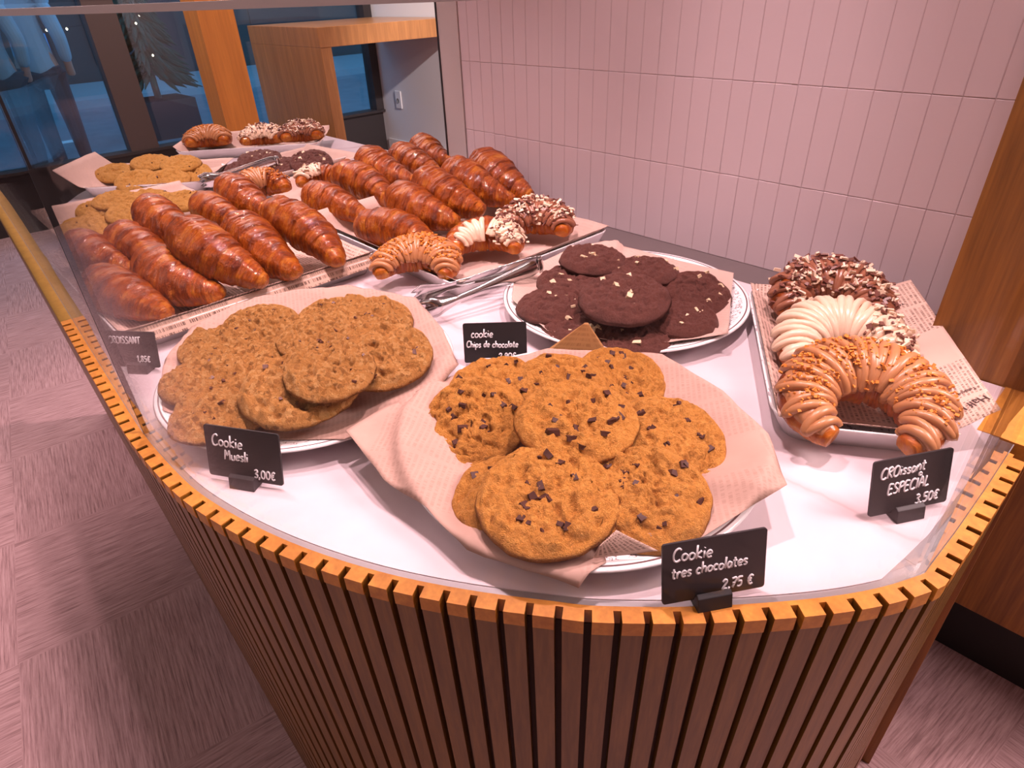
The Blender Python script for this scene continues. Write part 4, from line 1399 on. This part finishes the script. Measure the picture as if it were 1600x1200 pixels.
special('croissant', (-1.620, .815, .046), .050, .034, 200, 60, 4, 'croissant striped with white cream at the near corner of the small tray', 'white_cream', GS, 41, parts2=[('white_cream', .12, .52, 9, -60, 60)], shav=24, shav_range=(.12, .5))

# ------------------------------------------------------------------ handwriting and price tags
G = {}
def g(ch, w, *strokes):
    G[ch] = (w, strokes)
g('C', .62, [(.58, .86), (.42, .98), (.18, .85), (.06, .5), (.14, .12), (.36, .02), (.58, .14)])
g('o', .50, [(.28, .52), (.10, .42), (.06, .18), (.22, .02), (.42, .14), (.44, .38), (.28, .52)])
g('k', .50, [(.08, 1.0), (.08, .02)], [(.44, .56), (.10, .26), (.46, .02)])
g('K', .56, [(.10, .96), (.08, .02)], [(.52, .92), (.12, .44), (.52, .02)])
g('i', .22, [(.10, .52), (.11, .04)], [(.11, .74), (.125, .77)])
g('e', .48, [(.08, .28), (.40, .34), (.38, .48), (.22, .54), (.06, .32), (.16, .06), (.42, .10)])
g('M', .72, [(.06, .02), (.12, .92), (.34, .40), (.56, .92), (.64, .02)])
g('m', .66, [(.06, .52), (.07, .03)], [(.07, .36), (.20, .52), (.32, .40), (.32, .03)], [(.32, .36), (.46, .52), (.58, .38), (.58, .03)])
g('u', .48, [(.06, .52), (.08, .12), (.24, .02), (.38, .14), (.40, .52)], [(.40, .52), (.42, .03)])
g('s', .42, [(.36, .48), (.20, .54), (.08, .42), (.20, .30), (.34, .18), (.24, .03), (.06, .08)])
g('l', .20, [(.10, 1.0), (.10, .03)])
g('c', .44, [(.38, .46), (.22, .54), (.06, .32), (.14, .06), (.38, .08)])
g('h', .50, [(.07, 1.0), (.08, .03)], [(.08, .34), (.26, .54), (.40, .40), (.41, .03)])
g('p', .50, [(.08, .54), (.08, -.34)], [(.08, .44), (.28, .54), (.42, .34), (.32, .06), (.10, .08)])
g('d', .50, [(.40, .42), (.22, .54), (.07, .30), (.18, .04), (.38, .12)], [(.42, 1.0), (.42, .03)])
g('a', .50, [(.38, .46), (.20, .54), (.06, .28), (.18, .03), (.38, .20), (.40, .50)], [(.40, .50), (.46, .03)])
g('t', .40, [(.18, .86), (.18, .14), (.34, .03)], [(.02, .58), (.36, .60)])
g('r', .40, [(.08, .54), (.09, .03)], [(.09, .34), (.20, .52), (.36, .50)])
g('n', .50, [(.07, .52), (.08, .03)], [(.08, .34), (.26, .54), (.40, .40), (.41, .03)])
g('R', .58, [(.10, .94), (.09, .02)], [(.10, .90), (.40, .94), (.48, .70), (.12, .48)], [(.14, .48), (.52, .02)])
g('O', .64, [(.32, .96), (.08, .76), (.06, .24), (.30, .02), (.54, .20), (.56, .74), (.32, .96)])
g('I', .22, [(.11, .94), (.11, .02)])
g('S', .52, [(.46, .84), (.26, .96), (.08, .78), (.24, .54), (.44, .34), (.34, .06), (.06, .08)])
g('A', .62, [(.04, .02), (.30, .96), (.56, .02)], [(.14, .36), (.46, .38)])
g('N', .62, [(.08, .02), (.10, .92), (.50, .06), (.52, .94)])
g('T', .58, [(.02, .92), (.54, .96)], [(.28, .94), (.28, .02)])
g('E', .52, [(.46, .92), (.10, .90), (.08, .04), (.46, .06)], [(.10, .50), (.40, .52)])
g('P', .54, [(.10, .94), (.08, .02)], [(.10, .90), (.40, .92), (.46, .62), (.12, .44)])
g('L', .48, [(.10, .94), (.08, .06), (.44, .06)])
g('0', .52, [(.26, .80), (.08, .62), (.08, .20), (.26, .02), (.42, .20), (.42, .62), (.26, .80)])
g('1', .30, [(.04, .60), (.18, .80), (.17, .02)])
g('2', .50, [(.06, .62), (.22, .80), (.40, .62), (.08, .04), (.24, .06), (.44, .03)])
g('3', .48, [(.08, .74), (.28, .80), (.38, .62), (.18, .44), (.40, .28), (.30, .04), (.06, .08)])
g('5', .48, [(.42, .80), (.12, .78), (.10, .46), (.34, .46), (.38, .16), (.20, .02), (.05, .08)])
g('7', .46, [(.04, .76), (.40, .78), (.16, .02)], [(.10, .40), (.34, .42)])
g('8', .50, [(.36, .70), (.22, .80), (.10, .64), (.38, .24), (.24, .02), (.07, .18), (.38, .62), (.36, .70)])
g('9', .48, [(.40, .66), (.22, .80), (.08, .56), (.24, .42), (.40, .62), (.38, .30), (.26, .02)])
g(',', .22, [(.12, .10), (.06, -.14)])
g('\u20ac', .52, [(.46, .70), (.28, .80), (.12, .58), (.12, .22), (.28, .03), (.46, .12)], [(.02, .50), (.34, .52)], [(.02, .32), (.32, .34)])
g(' ', .34)

def write(mb, txt, x, y, h, r, slant=0.12, base=0.0, seed=1, zoff=0.0):
    rnd = random.Random(seed)
    cx = x
    for ch in txt:
        w, st = G[ch]
        dy = rnd.uniform(-.04, .04) * h
        for s in st:
            if len(s) > 2:
                P = catmull([(a, b, 0) for a, b in s], 5)
            else:
                P = [np.array((a, b, 0.0)) for a, b in s]
            Q = []
            for a, b, _ in P:
                px = cx + (a + slant * b) * h * 0.92
                Q.append((px, y + b * h + dy + base * (px - x), zoff))
            mb.tube(Q, r, 5)
        cx += (w + 0.03) * h * 0.92
    return cx

def price_tag(A, B, height, label, lines, foot=0.5, lean=14, extra=None, r=0.00100):
    """card whose foot runs from A to B on the marble (A on the reader's left)"""
    A, B = Vector(A), Vector(B)
    m = (A + B) / 2
    w = (B - A).length
    yaw = math.atan2(B.y - A.y, B.x - A.x)
    t = thing('price_tag', (m.x, m.y, ZC), label, 'price tag', 'chalk price tags', yaw)
    # local frame: x along the card, -y towards the reader, z up
    L = math.radians(lean)
    piv = D.objects.new('card', mesh('card', *card_geo(w, height)))
    COL.objects.link(piv)
    piv.data.materials.append(MAT['card'])
    piv.parent = t
    piv.location = (0, 0, 0.006)
    piv.rotation_euler = (PI / 2 - L, 0, 0)
    mb = MB()
    for i, (txt, x, y, h, base) in enumerate(lines):
        write(mb, txt, (x - .5) * w, y * height, h * height, r, 0.10, base, i + 3, 0.0014)
    if extra:
        for P in extra:
            mb.tube([((a - .5) * w, b * height, 0.0014) for a, b in P], r, 5)
    hw = mb.build('handwriting', 'chalk', t, None, True)
    hw.location = piv.location
    hw.rotation_euler = piv.rotation_euler
    # stand: a small wedge with a lip in front of and behind the card
    fx = (foot - .5) * w
    s = MB()
    prof = [(-0.012, 0), (0.016, 0), (0.018, .012), (0.0075, .016), (0.0035, .006), (0.0005, .006), (-0.004, .0165), (-.0085, .014)]
    n = len(prof)
    V = [(fx - .0165, y_, z_) for y_, z_ in prof] + [(fx + .0165, y_, z_) for y_, z_ in prof]
    F = [tuple(range(n)), tuple(range(2 * n - 1, n - 1, -1))] + [(i, n + i, n + (i + 1) % n, (i + 1) % n) for i in range(n)]
    s.add(V, F)
    bevel(s.build('stand', 'card', t), 0.0008)
    return t
def card_geo(w, h, r=0.003, th=0.0011):
    P = [(x, y + h / 2) for x, y in rrect(w, h, r, 4)]
    n = len(P)
    V = [(x, y, -th) for x, y in P] + [(x, y, th) for x, y in P]
    F = [tuple(range(n - 1, -1, -1)), tuple(range(n, 2 * n))] + [(i, (i + 1) % n, n + (i + 1) % n, n + i) for i in range(n)]
    return V, F
price_tag((-1.035, .117, 0), (-.972, .168, 0), .056, 'chalk price tag reading croissant, hazy beside the glass seam',
          [('CROISSANT', .04, .66, .20, 0.0), ('1,85\u20ac', .56, .16, .20, 0.0)], foot=.6)
price_tag((-.664, .123, 0), (-.581, .174, 0), .064, 'chalk price tag reading cookie muesli at the front glass',
          [('Cookie', .09, .62, .23, -.02), ('Muesli', .24, .37, .20, 0.0), ('3,00\u20ac', .62, .08, .20, 0.0)], foot=.5)
price_tag((-.640, .495, 0), (-.575, .562, 0), .060, 'chalk price tag reading cookie chips between the three round plates',
          [('cookie', .12, .64, .21, -.01), ('Chips de chocolate', .04, .40, .165, -.03), ('2,90\u20ac', .54, .06, .20, 0.0)], foot=.6, extra=[[(.27, .10), (.56, .09)]])
price_tag((-.182, .339, 0), (-.128, .421, 0), .062, 'chalk price tag reading cookie tres chocolates at the curved front',
          [('Cookie', .09, .70, .22, -.03), ('tres chocolates', .08, .42, .185, .03), ('2,75 \u20ac', .57, .09, .20, 0.0)], foot=.47)
price_tag((-.095, .576, 0), (-.047, .655, 0), .062, 'chalk price tag reading croissant especial at the right end of the counter',
          [('CROissant', .09, .66, .20, .06), ('ESPECIAL', .20, .36, .20, .04), ('3,50\u20ac', .57, .08, .21, .04)], foot=.46,
          extra=[[(.60 + .018 * math.cos(q * .6), .64 + .028 * math.sin(q * .6)) for q in range(11)]])

# ------------------------------------------------------------------ tongs
def tongs(loc, yaw, label, spread=0.036, L=0.215, tilt=0.0, sc=1.0):
    t = thing('tongs', (loc[0], loc[1], loc[2] + ZC), label, 'tongs', 'serving tongs', math.radians(yaw))
    t.rotation_euler = (0, math.radians(tilt), math.radians(yaw))
    t.scale = (sc, sc, sc)
    # x runs from the hinge (0) to the claws (L); the arms bow apart in y
    for sgn in (-1, 1):
        V, F = [], []
        n, m = 40, 8
        for i in range(n + 1):
            u = i / n
            x = u * L
            y = sgn * (0.004 + spread * (u ** 0.85))
            wd = float(np.interp(u, [0, .06, .2, .55, .74, .82, .92, 1], [.014, .0165, .014, .008, .007, .012, .019, .016]))
            dep = float(np.interp(u, [0, .1, .5, .76, .88, 1], [.006, .006, .004, .004, .010, .004]))
            if u > .93:
                pass
            for j in range(m + 1):
                v = -1 + 2 * j / m
                sc_ = 0.0
                if u > .84:
                    sc_ = 0.003 * math.cos(v * PI * 2.5) * (u - .84) / .16
                z = v * wd
                yy = y + sgn * dep * (1 - v * v) - sgn * 0.5 * dep + (-sgn) * 0.012 * max(0, (u - .88) / .12) ** 2
                V.append((x + (sc_ * 2.2 if i == n else sc_), yy, z))
        for i in range(n):
            for j in range(m):
                a = i * (m + 1) + j
                F.append((a, a + m + 1, a + m + 2, a + 1))
        o = link('arm', mesh('arm', V, F), 'steel', t)
        so = o.modifiers.new('thickness', 'SOLIDIFY')
        so.thickness = 0.0012
        so.offset = 0
    mb = MB()
    V, F = [], []
    n = 16
    for i in range(n + 1):
        a = PI / 2 + PI * i / n
        for z in (-.014, -.007, .007, .014):
            k = 1.0 if abs(z) < .01 else 0.85
            V.append((0.012 * math.cos(a) * k, 0.0075 * math.sin(a), z))
    for i in range(n):
        for j in range(3):
            a = i * 4 + j
            F.append((a, a + 4, a + 5, a + 1))
    o = link('spring_hinge', mesh('spring_hinge', V, F), 'steel', t)
    so = o.modifiers.new('thickness', 'SOLIDIFY')
    so.thickness = 0.0014
    mb.tube([(0.006, -.007, 0), (0.006, .007, 0)], 0.0035, 12).build('pin', 'steel', t, None, True)
    return t
tongs((-.748, .762, .052), 250, 'stainless steel tongs lying between the dark cookie plate and the middle croissant tray', spread=0.034, L=.225, tilt=7)
tongs((-1.915, .83, .056), 268, 'stainless steel tongs across the far trays, between pale and dark cookies', spread=0.016, L=.225, tilt=4)

# ------------------------------------------------------------------ things beyond the counter
tbl = thing('bar_table', (-4.95, 3.0, 0), 'tall oak bar table with a waterfall side standing at the shop window', 'table')
def tpart(mb, name, mat):
    o = mb.build(name, mat, tbl, (4.95, -3.0, 0))
    return bevel(o, 0.003)
tpart(MB().box((-5.50, 2.40, ZC + .165), (-4.40, 3.595, ZC + .288)), 'table_top', 'oak_table')
tpart(MB().box((-5.50, 2.40, 0), (-4.402, 2.485, ZC + .165)), 'side_panel', 'oak_table')

so = thing('wall_socket', (-5.30, ROOM_Y1, ZC - .376), 'white power socket on the pale wall beside the shop window', 'socket')
bevel(MB().box((-.045, -.012, -.075), (.045, 0, .075)).build('cover_plate', 'plastic_white', so), .004)
rg = []
V, F = lathe([(0.020, 0), (0.021, 0.004), (0.017, 0.004), (0.016, 0.001)], 24)
o = link('socket_well', mesh('socket_well', V, F), 'plastic_grey', so, (0, -.0125, -.008))
o.rotation_euler = (PI / 2, 0, 0)

cab = thing('back_cabinet', (0.72, 1.62, 0), 'brown wood back cabinet with black kick board at the right edge', 'cabinet')
def kpart(mb, name, mat):
    o = mb.build(name, mat, cab, (-.72, -1.62, 0))
    return bevel(o, 0.002)
kpart(MB().box((-.10, 1.33, .172), (.72, 1.90, .90)), 'cabinet_body', 'oak_pier')
kpart(MB().box((.722, 1.33, .172), (1.54, 1.90, .90)), 'cabinet_body', 'oak_pier')
kpart(MB().box((-.10, 1.365, 0), (1.54, 1.88, .1715)), 'kick_board', 'black_base')
kpart(MB().box((-.11, 1.32, .901), (1.55, 1.91, .93)), 'cabinet_top', 'oak_pier')

# the street at dusk
MAT['asphalt'] = dough('asphalt', (0.15, 0.17, 0.20), (0.20, 0.22, 0.25), (0.26, 0.28, 0.31), 3, rough=0.45, bumps=0.3)
MAT['pavement'] = plain('pavement', (0.34, 0.36, 0.38), 0.6)
MAT['facade'] = plain('facade', (0.075, 0.062, 0.058), 0.8)
MAT['facade2'] = plain('facade2', (0.040, 0.036, 0.040), 0.8)
MAT['road_paint'] = plain('road_paint', (0.75, 0.78, 0.80), 0.6)
MAT['fir'] = plain('fir', (0.020, 0.055, 0.035), 0.8)
MAT['bulb'] = emit('bulb', (1.0, 0.86, 0.62), 6.0)
MAT['sign_blue'] = emit('sign_blue', (0.03, 0.26, 0.85), 0.75)
MAT['shop_glow'] = emit('shop_glow', (0.55, 0.42, 0.30), 0.10)
GZ = -0.05
structure(MB().box((-30, -14, GZ - .1), (-7.6, 22, GZ)).build('street_road', 'asphalt'))
structure(MB().box((-7.6, -14, GZ - .1), (XF - .12, 22, GZ + .05)).build('street_pavement', 'pavement'))
structure(MB().box((-15.5, -14, GZ), (-12.6, 22, GZ + .12)).build('street_kerb', 'pavement'))
bd = thing('building', (-16.2, 4, GZ), 'dark building front across the blue street', 'building')
MB().box((-.5, -16, 0), (.6, 16, 9)).build('facade_wall', 'facade', bd)
for yy in (-7, -3.6, -.4, 2.9):
    w_ = MB().box((.6, yy, .4), (.64, yy + 1.7, 2.7)).build('shop_window', 'facade2', bd)
    MB().box((.64, yy + .1, 2.1), (.66, yy + 1.6, 2.6)).build('lit_pane', 'shop_glow', w_)
for k, (y, x, l, w2) in enumerate(((1.15, -10.1, .30, .07), (1.62, -9.65, .34, .09))):
    o = MB().box((-w2, -l / 2, 0), (w2, l / 2, .004)).build('road_marking', 'road_paint', None, (x, y, GZ))
    tag(o, ('thin pale dash painted on the blue street, nearer the glass corner', 'brighter pale dash painted on the blue street, nearer the brown window post')[k], 'road marking', 'road dashes')
sg = thing('street_sign', (-12.0, 2.2, GZ + .12), 'small bright blue sign plate hanging upright across the street', 'sign')
MB().box((-.02, -.055, .70), (.02, .055, .97)).build('sign_plate', 'sign_blue', sg)
MB().tube([(0, 0.075, 0), (0, 0.075, 1.6)], .018, 8).build('sign_post', 'facade2', sg)

tr = thing('fir_tree', (-9.0, 2.62, GZ), 'dark green fir tree with small lights beyond the window, in a square planter', 'tree')
MB().box((-.32, -.32, 0), (.32, .32, .42)).build('planter', 'facade2', tr)
MB().tube([(0, 0, .4), (0, 0, 2.2)], .04, 8).build('trunk', 'frame_brown', tr)
fb = MB()
rt = random.Random(5)
for i in range(520):
    h = rt.uniform(.62, 2.25)
    R = .50 * (1 - (h - .62) / 1.75)
    a = rt.uniform(0, 6.28)
    r0, r1 = R * rt.uniform(.1, .5), R * rt.uniform(.8, 1.1)
    p0 = Vector((r0 * math.cos(a), r0 * math.sin(a), h))
    p1 = Vector((r1 * math.cos(a), r1 * math.sin(a), h - .14))
    fb.tube([p0, (p0 + p1) / 2 + Vector((0, 0, .01)), p1], [.012, .03, .004], 5)
fo = fb.build('needles', 'fir', tr)
for i in range(16):
    h = rt.uniform(.9, 2.1)
    R = .50 * (1 - (h - .62) / 1.75) * 1.02
    a = rt.uniform(-1.6, 1.6)
    b = MB().tube([(0, 0, -.012), (0, 0, 0), (0, 0, .012)], [.004, .012, .004], 8).build('bulb', 'bulb', tr, (R * math.cos(a), R * math.sin(a), h))
st = thing('string_lights', (-9.4, 1.9, ZC + .36), 'string of tiny warm lights outside above the blue sign', 'lights')
P = [(0, -1.0 + .05 * k, -.10 * math.sin(PI * k / 40.0)) for k in range(41)]
MB().tube(P, .004, 5).build('cable', 'facade2', st)
for k in range(2, 40, 4):
    MB().tube([(0, 0, -.014), (0, 0, 0), (0, 0, .014)], [.004, .013, .004], 8).build('bulb', 'bulb', st, (P[k][0], P[k][1], P[k][2] - .02))
# posts that carry the string
for y in (.9, 3.9):
    pass

# two passers-by on the pavement outside
MAT['coat_blue'] = plain('coat_blue', (0.30, 0.52, 0.66), 0.7)
MAT['trousers'] = plain('trousers', (0.045, 0.05, 0.07), 0.8)
MAT['skin'] = plain('skin', (0.55, 0.33, 0.25), 0.55)
MAT['hair'] = plain('hair', (0.03, 0.02, 0.015), 0.6)
def skinned(name, pts, edges, mat, parent, root=0, sub=2):
    me = D.meshes.new(name)
    me.from_pydata([p[:3] for p in pts], edges, [])
    o = D.objects.new(name, me)
    COL.objects.link(o)
    me.materials.append(MAT[mat])
    if parent is not None:
        o.parent = parent
    o.modifiers.new('skin', 'SKIN')
    me.skin_vertices[0].data[root].use_root = True
    for i, p in enumerate(pts):
        r = p[3]
        me.skin_vertices[0].data[i].radius = r if isinstance(r, tuple) else (r, r)
    s = o.modifiers.new('smooth', 'SUBSURF')
    s.levels = s.render_levels = sub
    return o
def pedestrian(loc, yaw, label, stride=.22, coat='coat_blue', hz=1.0):
    body = [(0, 0, .93, (.13, .10)), (0, 0, 1.12, (.125, .095)), (0, 0, 1.32, (.155, .10)), (0, 0, 1.43, (.12, .08)), (0, 0, 1.52, .05), (0, .01, 1.58, .06), (0, .015, 1.66, (.078, .095)), (0, .01, 1.73, (.06, .075)),
            (.10, 0, .88, .085), (.105, stride * .5, .50, .062), (.105, stride * .55 - .02, .30, .054), (.105, stride, .09, .040), (.105, stride + .13, .04, .034),
            (-.10, 0, .88, .085), (-.105, -stride * .25, .50, .062), (-.105, -stride * .7, .30, .054), (-.105, -stride, .10, .040), (-.105, -stride + .12, .04, .034),
            (.19, 0, 1.40, .060), (.235, -.06, 1.14, .045), (.23, .02, .92, .034), (.23, .05, .83, (.02, .038)),
            (-.19, 0, 1.40, .060), (-.235, .06, 1.14, .045), (-.23, .15, .93, .034), (-.23, .19, .84, (.02, .038))]
    E = [(0, 1), (1, 2), (2, 3), (3, 4), (4, 5), (5, 6), (6, 7), (0, 8), (8, 9), (9, 10), (10, 11), (11, 12), (0, 13), (13, 14), (14, 15), (15, 16), (16, 17), (3, 18), (18, 19), (19, 20), (20, 21), (3, 22), (22, 23), (23, 24), (24, 25)]
    o = skinned('person', body, E, 'skin', None)
    o.location = loc
    o.rotation_euler = (0, 0, math.radians(yaw))
    tag(o, label, 'person', 'passers-by outside the window')
    ct = [(0, 0, .78, (.185, .145)), (0, 0, .95, (.165, .125)), (0, 0, 1.12, (.145, .115)), (0, 0, 1.32, (.175, .12)), (0, 0, 1.44, (.13, .09)), (0, 0, 1.49, (.07, .065)),
          (.19, 0, 1.40, .075), (.235, -.06, 1.14, .060), (.23, .01, .94, .050), (-.19, 0, 1.40, .075), (-.235, .06, 1.14, .060), (-.23, .14, .95, .050)]
    skinned('coat', ct, [(0, 1), (1, 2), (2, 3), (3, 4), (4, 5), (4, 6), (6, 7), (7, 8), (4, 9), (9, 10), (10, 11)], coat, o)
    tr_ = [(0, 0, .90, (.14, .11)), (.10, 0, .84, .098), (.105, stride * .5, .50, .075), (.105, stride * .55 - .02, .30, .067), (.105, stride, .10, .06), (-.10, 0, .84, .098), (-.105, -stride * .25, .50, .075), (-.105, -stride * .7, .30, .067), (-.105, -stride, .11, .06)]
    skinned('trousers', tr_, [(0, 1), (1, 2), (2, 3), (3, 4), (0, 5), (5, 6), (6, 7), (7, 8)], 'trousers', o)
    hr = [(0, -.015, 1.70, (.085, .098)), (0, -.03, 1.76, (.07, .08)), (0, -.06, 1.62, (.07, .05))]
    skinned('hair', hr, [(0, 1), (0, 2)], 'hair', o)
    for sx in (-1, 1):
        sh = [(sx * .105, (stride if sx > 0 else -stride) - .02, .045, .045), (sx * .105, (stride if sx > 0 else -stride) + .14, .035, .035)]
        skinned('shoe', sh, [(0, 1)], 'hair', o, 0, 1)
    fm = MB()
    for sx in (-1, 1):
        fm.tube([(sx * .030, .094, 1.665), (sx * .030, .104, 1.665)], [.010, .006], 8)
    fm.build('eyes', 'hair', o)
    MB().tube([(0, .095, 1.665), (0, .120, 1.635), (0, .098, 1.628)], [.009, .014, .008], 6).build('nose', 'skin', o, None, True)
    return o
pedestrian((-6.95, .86, GZ + .05), 100, 'person in a pale blue coat walking outside the window at the left edge')
pedestrian((-7.25, 1.22, GZ + .05), 80, 'person in a pale blue coat standing farther from the left edge, outside the window', .12)
